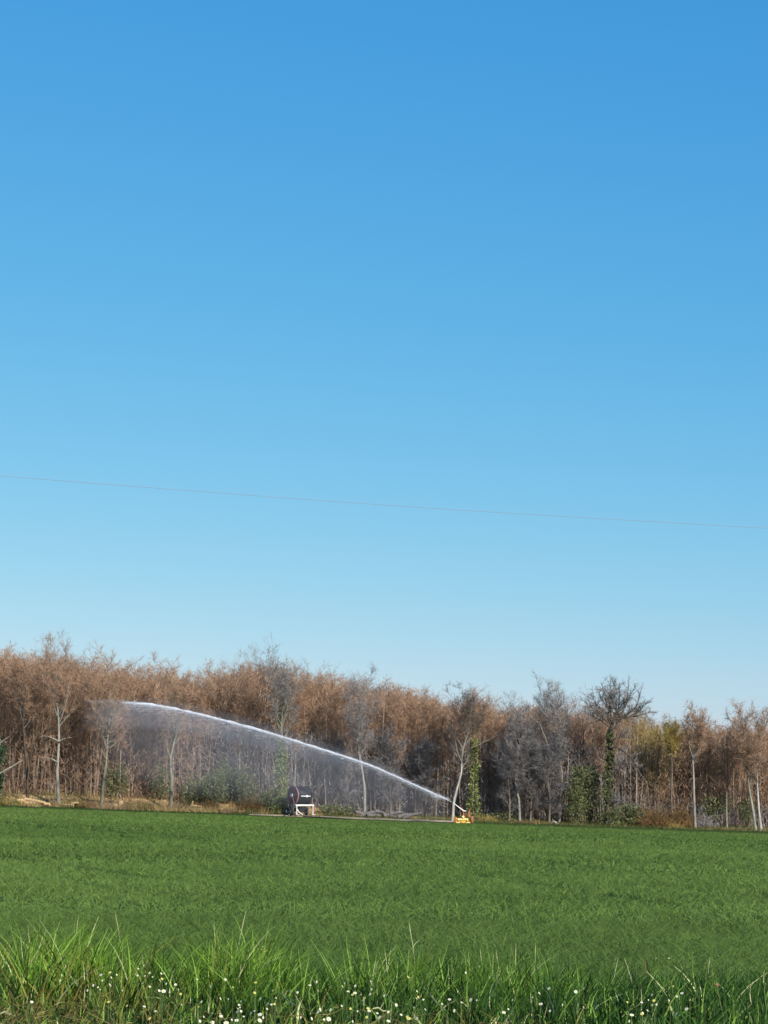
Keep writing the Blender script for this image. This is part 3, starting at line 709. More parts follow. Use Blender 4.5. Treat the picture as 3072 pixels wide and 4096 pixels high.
special('oak_tree', [(2425, 3290), (2432, 3200), (2440, 3060), (2436, 2990), (2440, 2910), (2462, 2865), (2466, 2830), (2458, 2790)], D0 - 1, 1, 'great crooked tree with dark horizontal limbs and open crown above the skyline', 'bark_dark', 'twig_grey', 311,
        limbs=[(.13, [(2425, 3225), (2445, 3208), (2510, 3205)]), (.14, [(2438, 2990), (2465, 2985), (2500, 3010), (2530, 3035), (2550, 3070)]), (.12, [(2436, 3070), (2470, 3065), (2490, 3050)]),
               (.13, [(2440, 2960), (2480, 2950), (2510, 2925)]), (.11, [(2440, 2910), (2400, 2880), (2360, 2860)])]
              + [(.10, [(2450 + rq.uniform(-4, 8), 2915 - 22 * (k % 6)), (2450 + (a - 2450) * .35 + rq.uniform(-14, 14), 2890 + (b_ - 2890) * .3 + rq.uniform(-10, 14)), (2450 + (a - 2450) * .75 + rq.uniform(-14, 14), 2890 + (b_ - 2890) * .6 + rq.uniform(-8, 12)), (a, b_, rq.uniform(-2, 2))]) for k, (a, b_) in enumerate(fan)],
        ivy_spec=(.1, .55, .5, 'ivy', 1800), r0=.34, crown0=.45, nl=6, spread=.16, tw=.03, up=.3, limb_bark='bark_grey', twn=56)
special('bare_tree', [(2690, 3320), (2685, 3200), (2688, 3080), (2686, 3000), (2692, 2940), (2690, 2880)], D0, 0, 'slim tree with a yellow leafy top left of the pale forked trunk', 'bark_grey', 'twig_ochre', 312, ivy_spec=(.6, .98, .5, 'twig_ochre', 220), r0=0.122, crown0=.6, spread=.14)
special('bare_tree', [(2778, 3325), (2776, 3200), (2774, 3100), (2770, 3020), (2790, 2950), (2780, 2880)], D0, 0, 'pale forked trunk standing in the brown wood at right', 'bark_pale', 'twig', 313, limbs=[(0.068, [(2771, 3030), (2758, 2990), (2756, 2960)])], r0=0.177, crown0=.5)
special('bare_tree', [(3020, 3325), (3012, 3240), (2998, 3170), (2990, 3100), (2980, 3000), (2975, 2870)], D0 - .5, 0, 'pale trunk leaning left at the far right', 'bark_pale', 'twig', 314, r0=0.170, crown0=.5)
special('bare_tree', [(3042, 3322), (3036, 3250), (3032, 3190), (3028, 3120), (3030, 3000), (3035, 2870)], D0 - .5, 0, 'brightest pale trunk at the far right beside the leaning one', 'bark_white', 'twig', 315, r0=0.170, crown0=.5)

for px, dd, tp, sd_, lab in ((2035, 0, 2985, 401, 'low spreading grey tree at the left of the round grey thicket'), (2120, 1, 2940, 402, 'low spreading grey tree at the crest of the round grey thicket'),
                            (2195, 0, 2990, 403, 'low spreading grey tree at the right of the round grey thicket'), (1700, 2, 3000, 404, 'low grey tree behind the lower end of the water jet'),
                            (1560, 2, 2960, 405, 'low grey tree above the grey heap, behind the jet'), (1360, 3, 3000, 406, 'low grey tree right of the hose reel'), (930, 4, 2950, 407, 'low grey tree behind the green thicket')):
    special('bare_tree', [(px, 3290), (px + 4, 3200), (px - 4, 3120), (px + 2, tp)], D0 + dd, 0, lab, 'bark_grey', 'twig_slate_grey', sd_, r0=.16, crown0=.12, nl=34 if sd_ == 402 else 24, spread=.44 if sd_ == 402 else .38, up=.7, limb_bark='bark_grey')

# holly at the left edge
def leafy(name, px, d, blobs, m, n, label, cat, leaf=.16, stem='bark_dark', group=None, part='foliage', stems=5):
    b = at(px, 3200, d); base = Vector((b.x, d, gz(b.x, d) - .03)); root = empty(name, base); tag(root, label, cat, group)
    rg = np.random.default_rng(int(px) + 5000); s_ = MB(); mb = MB(); rq = random.Random(int(px))
    tot = sum(bl[2] * bl[3] for bl in blobs)
    for (bx, bz, rx, rz) in blobs:
        k = int(n * rx * rz / tot); v = rg.normal(size=(k, 3)); v /= np.linalg.norm(v, axis=1)[:, None]
        lump = .6 + .75 * hnoise(v[:, 0] * 3 + bx, v[:, 2] * 3 + v[:, 1] * 2, int(px) % 50)
        v = v * (rg.uniform(.15, 1, k) ** .45 * lump)[:, None]
        P = np.stack([bx + v[:, 0] * rx, v[:, 1] * rx * .9, bz + v[:, 2] * rz], -1); kk = P[:, 2] > 0; P = P[kk]; k = len(P)
        D = v[kk] + rg.normal(0, .7, (k, 3)); ribbons(P, D, rg.uniform(.7, 1.3, k) * leaf, rg.uniform(.5, 1, k) * leaf, rg.normal(0, .2, (k, 3)), rg, 1, .45, None, mb)
        for j in range(stems):
            s_.tube([(bx * .4 + rq.uniform(-.2, .2), rq.uniform(-.2, .2), 0), (bx * .8 + rq.uniform(-.4, .4) * rx, rq.uniform(-.4, .4) * rx, bz * .6), (bx + rq.uniform(-.8, .8) * rx, rq.uniform(-.7, .7) * rx, bz + rq.uniform(0, .7) * rz)], [.05, .035, .015], 5, 0, cap=False)
    s_.build('stem', M[stem], root, True); mb.build(part, M[m], root)
    return root
leafy('holly_tree', -30, D0 - 2, [(0, 3.0, 1.5, 1.7), (.3, 5.8, 1.5, 1.6), (.1, 1.2, 1.3, 1.2), (0, 7.6, .9, 1.0)], 'holly', 3600, 'dark evergreen holly cut by the left edge of the photo', 'tree', .2)
mb = MB(); A = at(-60, 3115, D0 - 3); pts = [at(-60, 3115, D0 - 3), at(0, 3093, D0 - 3), at(50, 3065, D0 - 3), at(92, 3040, D0 - 2.6)]
base = Vector((pts[0].x, pts[0].y, gz(pts[0].x, pts[0].y)))
mb.tube([base - base] + [q - base for q in pts], [.16, .13, .11, .09, .04], 6)
mb.tube([pts[0] - base, at(-30, 3000, D0 - 3) - base, at(0, 2972, D0 - 3) - base, at(38, 2945, D0 - 3) - base], [.1, .08, .07, .03], 6)
o = mb.build('leaning_branch', M['bark_pale'], smooth=True); o.location = base; tag(o, 'long pale bare branch slanting up past the holly at the left edge', 'branch')

# thickets and bushes at the wood's foot
GT = 'green bushes in front of the wood'
bushes = [
 ('green_shrub', 770, 1, [(0, 1.7, 1.5, 1.9), (1.2, 1.2, 1.1, 1.4)], 'ivy', 1700, 'green shrub at the left end of the green thicket'),
 ('green_shrub', 850, 0, [(0, 2.0, 1.4, 2.4), (.7, 3.6, .9, 1.3)], 'ivy', 2000, 'green shrub in the thicket right of the small log pile'),
 ('green_shrub', 905, 2, [(0, 2.6, 1.3, 2.9)], 'ivy', 1800, 'tall green shrub in the middle of the thicket'),
 ('green_shrub', 985, 1, [(0, 2.0, 1.3, 2.4), (-.6, 3.6, .8, 1.2)], 'ivy', 1900, 'green shrub in the thicket above the brown stems'),
 ('green_shrub', 1060, -1, [(0, 1.2, 1.2, 1.4), (1.1, 1.5, 1.0, 1.7)], 'ivy', 2200, 'dark green shrub between the thicket and the ivy column'),
 ('green_shrub', 1115, -3, [(0, .9, 1.0, 1.0), (.6, 1.4, .8, 1.2)], 'ivy_pale', 1400, 'low green shrub touching the left side of the hose reel'),
 ('green_shrub', 1330, 0, [(0, .6, 1.9, .8), (1.8, .5, 1.2, .6)], 'ivy', 1500, 'low green bush right of the hose reel behind the track'),
 ('green_shrub', 2010, 1, [(0, .5, 1.6, .6), (-2, .4, 1.2, .5)], 'ivy', 900, 'low olive bush right of the sprinkler cart'),
 ('green_shrub', 2300, 0, [(0, 1.5, 1.3, 1.8), (0, 3.6, 1.2, 1.7), (.4, 5.6, .9, 1.3)], 'ivy', 2600, 'tall green bush left of the great crooked tree'),
 ('green_shrub', 2360, 1, [(0, 2.4, 1.3, 2.6), (.2, 5.4, 1.1, 1.6)], 'ivy', 2600, 'tall green bush touching the foot of the great crooked tree'),
 ('green_shrub', 2500, 0, [(0, 1.3, 1.6, 1.5), (1.3, 1.1, 1.2, 1.3)], 'ivy', 2200, 'rounded green bush right of the great crooked tree'),
 ('green_shrub', 2440, -1, [(0, .9, 1.3, 1.2)], 'ivy', 1200, 'low green bush before the great crooked tree'),
 ('green_shrub', 2840, 3, [(0, 2.2, 1.2, 1.6), (1.4, 2.9, 1.2, 1.3)], 'ivy', 1400, 'loose green bush behind the thin pale trunks at right'),
 ('green_shrub', 2985, 3, [(0, 2.0, 1.2, 1.4)], 'ivy', 900, 'small green bush behind the pale trunks at far right'),
 ('green_shrub', 470, 3, [(0, 1.9, 1.5, 2.0)], 'ivy', 1100, 'green shrub between the leaning mossy trunk and the tall mossy trunk'),
 ('green_shrub', 640, 3, [(0, 1.8, 1.3, 2.2)], 'ivy', 1000, 'green shrub just left of the tall mossy trunk'),
]
for nm, px, dd, bl, m_, n_, lab in bushes: leafy(nm, px, D0 + dd, bl, m_, n_, lab, 'shrub', .17, group=GT)

def brush(px, d, wd, ht, n, m, label, cat, group, name='bramble_bush', seed=None):
    b = at(px, 3200, d); base = Vector((b.x, d, gz(b.x, d) - .05)); rg = np.random.default_rng(int(px) + 9)
    P = np.stack([rg.uniform(-1, 1, n) * wd, rg.uniform(-1, 1, n) * min(wd, 1.2), np.abs(rg.normal(0, .35, n)) * ht], -1)
    prof = np.sqrt(np.clip(1 - (P[:, 0] / wd) ** 2, 0, 1)); P[:, 2] *= prof
    P[:, 2] += np.array([gz(base.x + a, d + c) for a, c in zip(P[:, 0], P[:, 1])]) - base.z
    D = rg.normal(0, .6, (n, 3)); D[:, 2] = np.abs(D[:, 2]) + .3; mb = MB()
    ribbons(P, D, rg.uniform(.3, 1, n) * ht * .6, rg.uniform(.03, .07, n), rg.normal(0, .5, (n, 3)) - np.array([0, 0, .3]), rg, 2, .3, None, mb)
    o = mb.build(name, m); o.location = base; tag(o, label, cat, group)
GB = 'brown brushy clumps at the foot of the wood'
for px, dd, wd, ht, n, m_, lab in (
  (30, -2, 2.2, 1.2, 900, 'twig_ochre', 'ochre bracken clump below the holly'), (290, -1, 1.8, .9, 800, 'twig_ochre', 'ochre bracken clump between the first two pale trunks'),
  (360, -1.5, 1.4, .8, 600, 'bramble', 'brown bramble clump left of the leaning mossy trunk'), (540, -1.5, 1.8, .9, 900, 'twig_ochre', 'ochre bracken clump right of the cut stumps'),
  (630, -2, 1.5, .7, 600, 'bramble', 'brown bramble clump left of the tall mossy trunk'), (830, -1.5, 1.6, 1.5, 900, 'bramble', 'red-brown brush over the small log pile'),
  (1010, -1.5, 1.5, 2.0, 1100, 'bramble', 'tall red-brown brush below the green thicket'), (2620, -.5, 1.8, 2.6, 1500, 'bramble', 'tall brown brush left of the slim tree with yellow top'),
  (2690, -1, 1.2, .8, 600, 'twig_ochre', 'small ochre clump at the foot of the slim tree with yellow top'), (2720, .5, 1.3, 2.8, 1300, 'bramble', 'tall brown brush left of the dark gap at right'),
  (2120, -1.5, 2.2, .5, 600, 'bramble', 'low reddish brush right of the kinked pale trunk'), (2800, 1.5, 1.6, 2.0, 700, 'twig_grey', 'grey brush at the left of the dark gap'),
  (1950, -1, 1.2, .8, 500, 'twig_ochre', 'low ochre clump just right of the sprinkler cart')):
    brush(px, D0 + dd, wd, ht, n, M[m_], lab, 'brush', GB)

# the deep wood behind, one mass
print('wood mass')
mb = MB(); rg = np.random.default_rng(3); rq = random.Random(3)
lod = []
for p in protos:
    P, D, L, W = p['cr']; k = rg.uniform(size=len(P)) < .42
    tv = np.concatenate(p['tb'].v); tf = p['tb'].f
    V = ribbons(P[k], D[k], L[k] * 1.15, W[k] * 2.0, rg.normal(0, .15, (k.sum(), 3)), rg, 1, .4)
    lod.append((tv, [f for f in tf], V.reshape(-1, 3)))
px = -700
while px < 3900:
    d = EDGE + rq.uniform(27, 62); hgt = top_h(px, d, rq.uniform(8, 50)); b = at(px, 3200, d)
    tv, tf, V = lod[rq.randrange(8)]; s = hgt / 18; a = rq.uniform(0, 6.28); ca, sa = math.cos(a) * s * 1.25, math.sin(a) * s * 1.25
    M3 = np.array([[ca, -sa, 0], [sa, ca, 0], [0, 0, s]]); off = np.array([b.x, d, gz(b.x, d)])
    c = np.array([.35, .23, .15]) * rq.uniform(.85, 1.15)
    v2 = V @ M3.T + off; n = len(v2) // 4
    mb.add(v2, (np.arange(n) * 4)[:, None] + np.array([[0, 1, 3, 2]]), c)
    t2 = tv @ M3.T + off
    quads = np.concatenate([f for f in tf if f.shape[1] == 4]); mb.add(t2, quads, np.array([.15, .12, .10]))
    px += rq.uniform(22, 36)
# understorey poles and twigs between the trunks
n = 1500; pxs = rg.uniform(-500, 3600, n); ds = EDGE + rg.uniform(11, 60, n); X = (pxs - 1536) / F * ds
P = np.stack([X, ds, ground(X, ds)], -1); D = np.stack([rg.normal(0, .06, n), rg.normal(0, .06, n), np.ones(n)], -1)
g = rg.uniform(.5, 1.4, n)[:, None]
ribbons(P, D, rg.uniform(4, 11, n), rg.uniform(.06, .2, n), rg.normal(0, .03, (n, 3)), rg, 4, .3, np.array([.23, .19, .155]) * g, mb, face=np.tile([0., 1., 0.], (n, 1)))
n = 900; pxs = rg.uniform(-500, 3600, n); ds = EDGE + rg.uniform(9, 20, n); X = (pxs - 1536) / F * ds
P = np.stack([X, ds, ground(X, ds)], -1); D = np.stack([rg.normal(0, .05, n), rg.normal(0, .05, n), np.ones(n)], -1)
ribbons(P, D, rg.uniform(6, 13, n), rg.uniform(.07, .16, n), rg.normal(0, .03, (n, 3)), rg, 4, .3, np.array([.27, .21, .165]) * rg.uniform(.5, 1.3, n)[:, None], mb, face=np.tile([0., 1., 0.], (n, 1)))
n = 270000; pxs = rg.uniform(-500, 3600, n); ds = EDGE + 10 + rg.uniform(0, 1, n) * 50; X = (pxs - 1536) / F * ds
tops = np.array([at(q, np.interp(q, sky_x, sky_y) + 48, 270).z for q in np.linspace(-600, 3700, 80)]); zt = np.interp(pxs, np.linspace(-600, 3700, 80), tops) * ds / 270
zt = zt - 2.6 * fbm(pxs / 60, ds / 8, 51) + .4; u = rg.uniform(0, 1, n) ** .8; gr = ground(X, ds); zz = gr + (zt - gr) * (.2 + .8 * u)
P = np.stack([X, ds, zz], -1); D = rg.normal(0, .6, (n, 3)); D[:, 2] = np.abs(D[:, 2]) + .35
g = (rg.uniform(.65, 1.3, n) * (.88 + .24 * fbm(pxs / 45, zz / 1.5, 61)))[:, None]
c = np.array([.35, .23, .15]) * g; oc = (np.exp(-((pxs - 2600) / 90) ** 2) * (zz > -3 + 5) > rg.uniform(size=n) * 1.1)[:, None]; c = np.where(oc, np.array([.33, .26, .10]) * g, c)
ribbons(P, D, rg.uniform(.35, 1.2, n), rg.uniform(.035, .08, n), rg.normal(0, .5, (n, 3)), rg, 2, .3, c, mb)
n = 210000; pxs = rg.uniform(-500, 3600, n); ds = EDGE + 8 + rg.uniform(0, 1, n) ** 1.2 * 50; X = (pxs - 1536) / F * ds
hh = rg.uniform(0, 1, n) ** 1.1 * 9
P = np.stack([X, ds, ground(X, ds) + hh], -1); D = rg.normal(0, .5, (n, 3)); D[:, 2] = np.abs(D[:, 2]) + .3
g = rg.uniform(.5, 1.4, n)[:, None]
left = (1 - sstep(650, 1100, pxs) + sstep(2450, 2650, pxs) * (hh > 2.2))[:, None]; c = (np.array([.33, .215, .14]) * left + np.array([.27, .25, .235]) * (1 - left)) * g  # middle stretch greyed in the twig colour, standing in for mist haze
ribbons(P, D, rg.uniform(.4, 1.3, n), rg.uniform(.025, .06, n), rg.normal(0, .5, (n, 3)), rg, 2, .3, c, mb)
tag(mb.build('woodland', M['wood']), 'deep brown winter wood closing the view behind the edge trees', 'wood', kind='stuff')
# bracken and dead grass of the bank
mb = MB(); n = 26000; pxs = rg.uniform(-300, 3400, n); ds = EDGE + 3.4 + rg.uniform(0, 1, n) ** 1.3 * 9; fr = (rg.uniform(size=n) < np.where(pxs < 1130, .35, .10)) & (fbm(pxs / 70, ds * 0, 77) > .42); ds = np.where(fr, EDGE + rg.uniform(.1, 3.4, n), ds); X = (pxs - 1536) / F * ds
P = np.stack([X, ds, ground(X, ds)], -1); D = np.stack([rg.normal(0, .5, n), rg.normal(0, .5, n), np.ones(n)], -1)
pt = fbm(X / 3, ds / 3, 8); c = np.where((pt > .52)[:, None], np.array([.46, .34, .15]), np.array([.32, .22, .12]))
gm = (fbm(X / 4, ds / 4, 18) + .35 * sstep(900, 1500, pxs) > .62)[:, None]; c = np.where(gm, np.array([.12, .13, .045]), c)
ribbons(P, D, rg.uniform(.15, .5, n) * (1 + .9 * (1 - sstep(1000, 1300, pxs))), rg.uniform(.03, .07, n), rg.normal(0, .3, (n, 3)), rg, 2, .2, c * rg.uniform(.6, 1.3, n)[:, None], mb)
tag(mb.build('undergrowth', M['verge']), 'ochre and green undergrowth along the foot of the wood', 'undergrowth', kind='stuff')

# ------------------------------------------------------------------ cut wood along the edge
def log(mb, p, d, ln, r, mi=0):
    d = Vector(d).normalized(); q = [Vector(p) - d * ln / 2, Vector(p) + Vector((0, 0, .02)), Vector(p) + d * ln / 2]; mb.tube(q, [r * 1.05, r, r * .92], 10, mi)
def log_thing(px, py, dist, parts, label, m, name='cut_log'):
    b = at(px, py, dist); base = Vector((b.x, dist, gz(b.x, dist))); mb = MB(); rq_ = random.Random(int(px))
    for (x, y, z, dx, dy, dz, ln, r) in parts: log(mb, (x, y, z), (dx, dy, dz), ln, r)
    o = mb.build(name, M[m], smooth=False); o.location = base; tag(o, label, 'log', 'pale cut wood lying along the field edge')
LD = EDGE + 3.8
for (px, x0, z0, dx, dz, ln, r, lab) in (
   (85, 0, .55, 1, -.12, 1.0, .26, 'thick short pale log at the left end of the big log heap'), (110, 0, .3, 1, .05, 1.9, .24, 'long pale log at the bottom of the big log heap'),
   (140, 0, .62, 1, -.18, 2.6, .18, 'long pale log lying on top of the big log heap'), (170, 0, .28, 1, 0, 1.9, .2, 'pale log in the right half of the big log heap'),
   (270, 0, .25, 1, -.05, 1.6, .17, 'slim pinkish log right of the big log heap'), (300, 0, .5, 1, .1, .9, .14, 'short log leaning on the slim pinkish log'),
   (462, 0, .3, .2, .1, .5, .3, 'lower of the two bright cut stumps'), (445, 0, .12, 1, .1, .5, .12, 'small pale chunk left of the bright cut stumps'),
   (784, 0, .22, 1, -.02, 1.5, .2, 'pale log lying in the small log pile'), (790, 0, .6, 1, -.08, 1.1, .17, 'pale log on top of the small log pile'),
   (768, 0, .85, .4, 1.0, .7, .1, 'upright stub on the small log pile'), (955, 0, .2, 1, -.05, 1.3, .13, 'thin pale log below the tall red-brown brush'), (870, 0, .3, 1, .2, 1.2, .12, 'thin tilted log left of the tall red-brown brush')):
    log_thing(px, 3200, LD, [(x0, 0, z0, dx, -.35, dz, ln, r)], lab, 'sand_log')
b = at(482, 3200, LD); mb = MB(); mb.tube([(0, 0, 0), (0, 0, .5), (.04, 0, .95)], [.38, .3, .33], 12); mb.tube([(.04, 0, .95), (.05, 0, .99)], [.3, .05], 12)
o = mb.build('tree_stump', M['sand_log']); o.location = (b.x, LD, gz(b.x, LD)); tag(o, 'upper and brightest of the two cut stumps', 'stump')
# grey fallen timber heap
rq = random.Random(8)
for k, px in enumerate((1455, 1480, 1505, 1530, 1560, 1590, 1620, 1650)):
    dist = LD + .5; b = at(px, 3200, dist); mb = MB()
    a0 = Vector((0, 0, rq.uniform(.2, .8))); v = Vector((1, rq.uniform(-.4, .4), rq.uniform(-.45, .3))).normalized() * rq.uniform(1.6, 2.6)
    pts = [a0 - v * .5, a0 + Vector((0, 0, .12)), a0 + v * .5]; mb.tube([interp_poly(pts, q / 6) for q in range(7)], [.24 - .02 * q for q in range(7)], 8)
    for j in range(5):
        q = interp_poly(pts, rq.uniform(.2, .95)); e = Vector((rq.gauss(0, .7), rq.gauss(0, .5), abs(rq.gauss(.6, .4)))).normalized() * rq.uniform(.4, .9); mb.tube([q, q + e * .5, q + e], [.05, .035, .015], 5)
    o = mb.build('fallen_limb', M['grey_log'], smooth=True); o.location = (b.x, dist, gz(b.x, dist))
    tag(o, 'old grey fallen limb in the heap between the hose reel and the jet', 'dead wood', 'grey fallen limbs heaped by the track')
b = at(2215, 3200, D0 - 2); mb = MB(); mb.tube([(-.5, 0, .3), (-.1, 0, .55), (.2, 0, .4), (.75, -.1, .05)], [.05, .16, .2, .1], 8); mb.tube([(-.1, 0, .5), (-.25, 0, 1.0)], [.1, .03], 6)
o = mb.build('root_stump', M['bark_pale'], smooth=True); o.scale = (.7, .7, .7); o.location = (b.x, D0 - 2, gz(b.x, D0 - 2)); tag(o, 'small pale slanting root stump at the field edge right of the thicket', 'stump')

# ------------------------------------------------------------------ hose reel machine
RD = EDGE + 1.2; b = at(1199, 3200, RD); rz = R(38)
reel = empty('hose_reel_machine', (b.x, RD, gz(b.x, RD) + .02), rz)
tag(reel, 'irrigation hose reel with dark red drum wheel and white frame at the field edge', 'hose reel')
zc = 2.3; Rr = 1.06; hw = .97
mb = MB()
mb.disc_ring((-hw, 0, zc), (1, 0, 0), Rr * .16, Rr * .985, .03, 40); 
for k in range(12):
    a = k * math.pi / 6; d = Vector((0, math.cos(a), math.sin(a))); mb.tube([Vector((-hw - .05, 0, zc)) + d * .15, Vector((-hw - .05, 0, zc)) + d * Rr * .95], .035, 6)
flange = mb.build('drum_flange', M['red'], reel)
mb = MB(); mb.disc_ring((-hw, 0, zc), (1, 0, 0), Rr * .95, Rr * 1.03, .11, 40); mb.build('rim', M['red_pale'], flange)
mb = MB(); mb.disc_ring((hw, 0, zc), (1, 0, 0), Rr * .16, Rr, .04, 40); f2 = mb.build('drum_flange', M['red'], reel); f2.name = 'drum_flange'
mb = MB(); mb.disc_ring((hw, 0, zc), (1, 0, 0), Rr * .96, Rr * 1.02, .08, 40); mb.build('rim', M['hose'], f2)
mb = MB()
for k in range(14):
    x = -hw + .09 + k * (2 * hw - .18) / 13
    prof = [(math.cos(q) * (Rr * .9), math.sin(q) * (Rr * .9)) for q in np.linspace(0, 2 * math.pi, 37)]
    mb.tube([(x, p_[0], zc + p_[1]) for p_ in prof], .062, 7, cap=False)
mb.disc_ring((0, 0, zc), (1, 0, 0), .3, Rr * .88, 2 * hw - .08, 36)
mb.build('wound_hose', M['hose'], reel)
mb = MB(); mb.tube([(-hw - .2, 0, zc), (hw + .2, 0, zc)], .09, 12); mb.tube([(-hw - .24, 0, zc), (-hw - .16, 0, zc)], .2, 14); mb.build('axle_hub', M['steel'], reel)
# white hose guide bar across the drum
mb = MB(); mb.box((.0, -Rr - .12, zc - .1), (1.35, .07, .12), bev=.02); mb.box((.1, -Rr - .18, zc - .1), (.3, .14, .24), bev=.03); mb.build('guide_bar', M['white'], reel)
# frame
mb = MB()
mb.box((.2, -.72, 1.16), (2.6, .12, .19), bev=.03); mb.box((.2, .72, 1.16), (2.6, .14, .22), bev=.03)
for x in (-1.0, .25, 1.45): mb.box((x, 0, 1.15), (.14, 1.3, .18), bev=.02)
fr = mb.build('frame', M['white'], reel)
for sx in (-1, 1):
    for sy in (-1, 1):
        mb = MB(); mb.tube([(sx * (hw + .16), sy * .55, 1.2), (sx * (hw + .16), sy * .1, zc)], .05, 8); mb.build('drum_support', M['hose'] if sx > 0 else M['red'], reel)
for (x, y) in ((-.95, -.72), (1.35, -.72), (-.95, .72), (1.35, .72)):
    mb = MB(); mb.box((x, y, .62), (.11, .11, 1.0), bev=.02)
    if x < 0: mb.tube([(x, y, .75), (x + .35, y - .1, .32), (x + .8, y - .1, .1)], [.07, .06, .06], 8)
    foot = mb.build('stabiliser_leg', M['white'], reel)
    m2 = MB(); m2.box((x + (.1 if x < 0 else 0), y, .08), (.46, .34, .06), bev=.015); m2.build('foot_plate', M['white'], foot)
# undercarriage, turntable, gearbox
mb = MB(); mb.disc_ring((.2, 0, .95), (0, 0, 1), .1, .62, .14, 30); mb.box((.2, 0, .66), (1.5, .9, .44), bev=.05); mb.tube([(-.5, 0, .5), (.95, 0, .5)], .09, 8); mb.box((.2, -.5, .62), (1.2, .12, .55), bev=.03); mb.build('undercarriage', M['hose'], reel)
def wheel(root, c, axis, r, wd, tyre_m, hub_m, name='wheel'):
    mb = MB(); mb.tyre(c, axis, r, r * .28, wd); wv = mb.build(name, M[tyre_m], root, smooth=False)
    ax = Vector(axis).normalized(); m2 = MB(); m2.disc_ring(c, axis, .02, r * .6, wd * .5, 20); m2.tube([Vector(c) - ax * wd * .4, Vector(c) + ax * wd * .4], r * .2, 10); m2.build('hub', M[hub_m], wv)
wheel(reel, (-1.38, -.28, .46), (1, -.2, 0), .46, .24, 'rubber', 'steel'); wheel(reel, (.55, -.55, .36), (1, -.2, 0), .36, .2, 'rubber', 'steel')
wheel(reel, (-1.25, .75, .46), (1, -.2, 0), .46, .24, 'rubber', 'steel')
mb = MB(); mb.box((-1.3, -.1, 1.05), (.34, .5, .5), bev=.05); mb.tube([(-1.3, -.1, .8), (-1.35, 0, .5)], .07, 8); mb.build('gearbox', M['hose'], reel)
mb = MB(); mb.box((1.62, -.5, .75), (.22, .4, .8), bev=.04); mb.tube([(1.6, -.5, 1.1), (1.7, -.5, 1.3), (1.5, -.5, 1.5)], .04, 8); mb.build('control_box', M['rust'], reel)
mb = MB(); mb.tube([(-1.0, -.6, 1.1), (-1.9, -.9, .7), (-2.5, -1.1, .35)], .06, 8); mb.tube([(-1.0, .5, 1.1), (-1.9, -.7, .7)], .05, 8); mb.disc_ring((-2.55, -1.12, .34), (0, 0, 1), .04, .1, .04, 12); mb.build('drawbar', M['hose'], reel)

# ------------------------------------------------------------------ sprinkler cart
CD = EDGE - 3.0; b = at(1853, 3200, CD); cz = gz(b.x, CD)
cart = empty('sprinkler_cart', (b.x, CD, cz), R(-6), .9); tag(cart, 'small yellow wheeled cart carrying the sprinkler gun', 'sprinkler cart')
mb = MB(); mb.box((-.05, -.25, .62), (1.35, .16, .26), bev=.03); mb.build('cross_bar', M['yellow_pale'], cart)
mb = MB(); mb.box((0, -.15, .36), (1.9, .12, .14), bev=.02); mb.box((-.55, .1, .45), (.1, 1.0, .12), bev=.02); mb.box((.55, .1, .45), (.1, 1.0, .12), bev=.02)
mb.box((-.9, 0, .6), (.12, .2, .5), bev=.02); mb.box((.9, 0, .6), (.12, .2, .5), bev=.02); mb.box((0, -.3, .3), (.5, .1, .3), bev=.03)
mb.tube([(-.95, .3, .75), (-.5, .1, .5)], .05, 8); mb.tube([(.95, .3, .75), (.5, .1, .5)], .05, 8); mb.build('chassis', M['yellow'], cart)
for sx in (-1, 1):
    wheel(cart, (sx * 1.12, .0, .52), (1, 0, 0), .52, .2, 'rust', 'yellow')
mb = MB(); mb.box((-.62, -.5, .2), (.5, .14, .12), bev=.03); mb.build('skid', M['yellow_pale'], cart); mb = MB(); mb.box((.62, -.5, .2), (.6, .14, .12), bev=.03); mb.build('skid', M['yellow_pale'], cart)
mb = MB()
th = np.linspace(0, math.pi, 9); mb.tube([(-.02, -.3, .9 - .19 * math.cos(q)) for q in th], [max(.01, .19 * math.sin(q)) for q in th], 14); mb.build('valve_bulb', M['yellow_pale'], cart)
mb = MB(); mb.tube([(0, 0, .45), (0, 0, 1.45), (-.04, 0, 1.75)], [.085, .075, .07], 10); mb.tube([(.2, .1, .5), (.2, .1, 1.35)], .05, 8); mb.build('riser_pipe', M['rust'], cart)
mb = MB(); mb.box((.72, .1, 1.2), (.3, .25, .75), bev=.04); mb.tube([(.72, .1, 1.5), (.85, .1, 1.95)], .06, 8); mb.tube([(.2, .1, 1.3), (.72, .1, 1.3)], .04, 8); mb.build('drive_turbine', M['rust'], cart)
nz_ = (at(1812, 3211, CD) - Vector((b.x, CD, cz))) / .9; g0 = Vector((-.04, 0, 1.72))
mb = MB(); mb.tube([(.35, 0, 1.6), tuple(g0), tuple(g0.lerp(nz_, .55)), tuple(nz_)], [.07, .085, .06, .035], 10); mb.tube([tuple(nz_ - (nz_ - g0).normalized() * .1), tuple(nz_)], .055, 10)
gun = mb.build('sprinkler_gun', M['steel'], cart)
m2 = MB(); m2.tube([(-.1, 0, 1.75), (-.05, 0, 2.0), (-.3, 0, 2.08)], .03, 6); m2.box((-.32, 0, 2.08), (.18, .14, .1), bev=.02); m2.build('drive_arm', M['rust'], gun)
# hose lying from the reel to the cart
mb = MB(); hp = []
for t in np.linspace(0, 1, 30):
    x = (b.x) * t + (reel.location.x + .4) * (1 - t); y = (CD + .3) * t + (RD - 1.2) * (1 - t) + math.sin(t * 5) * .3; hp.append((x, y, gz(x, y) + .1))
mb.tube(hp, .055, 8); tag(mb.build('irrigation_hose', M['hose'], smooth=True), 'black hose lying on the ground from the reel to the cart', 'hose')

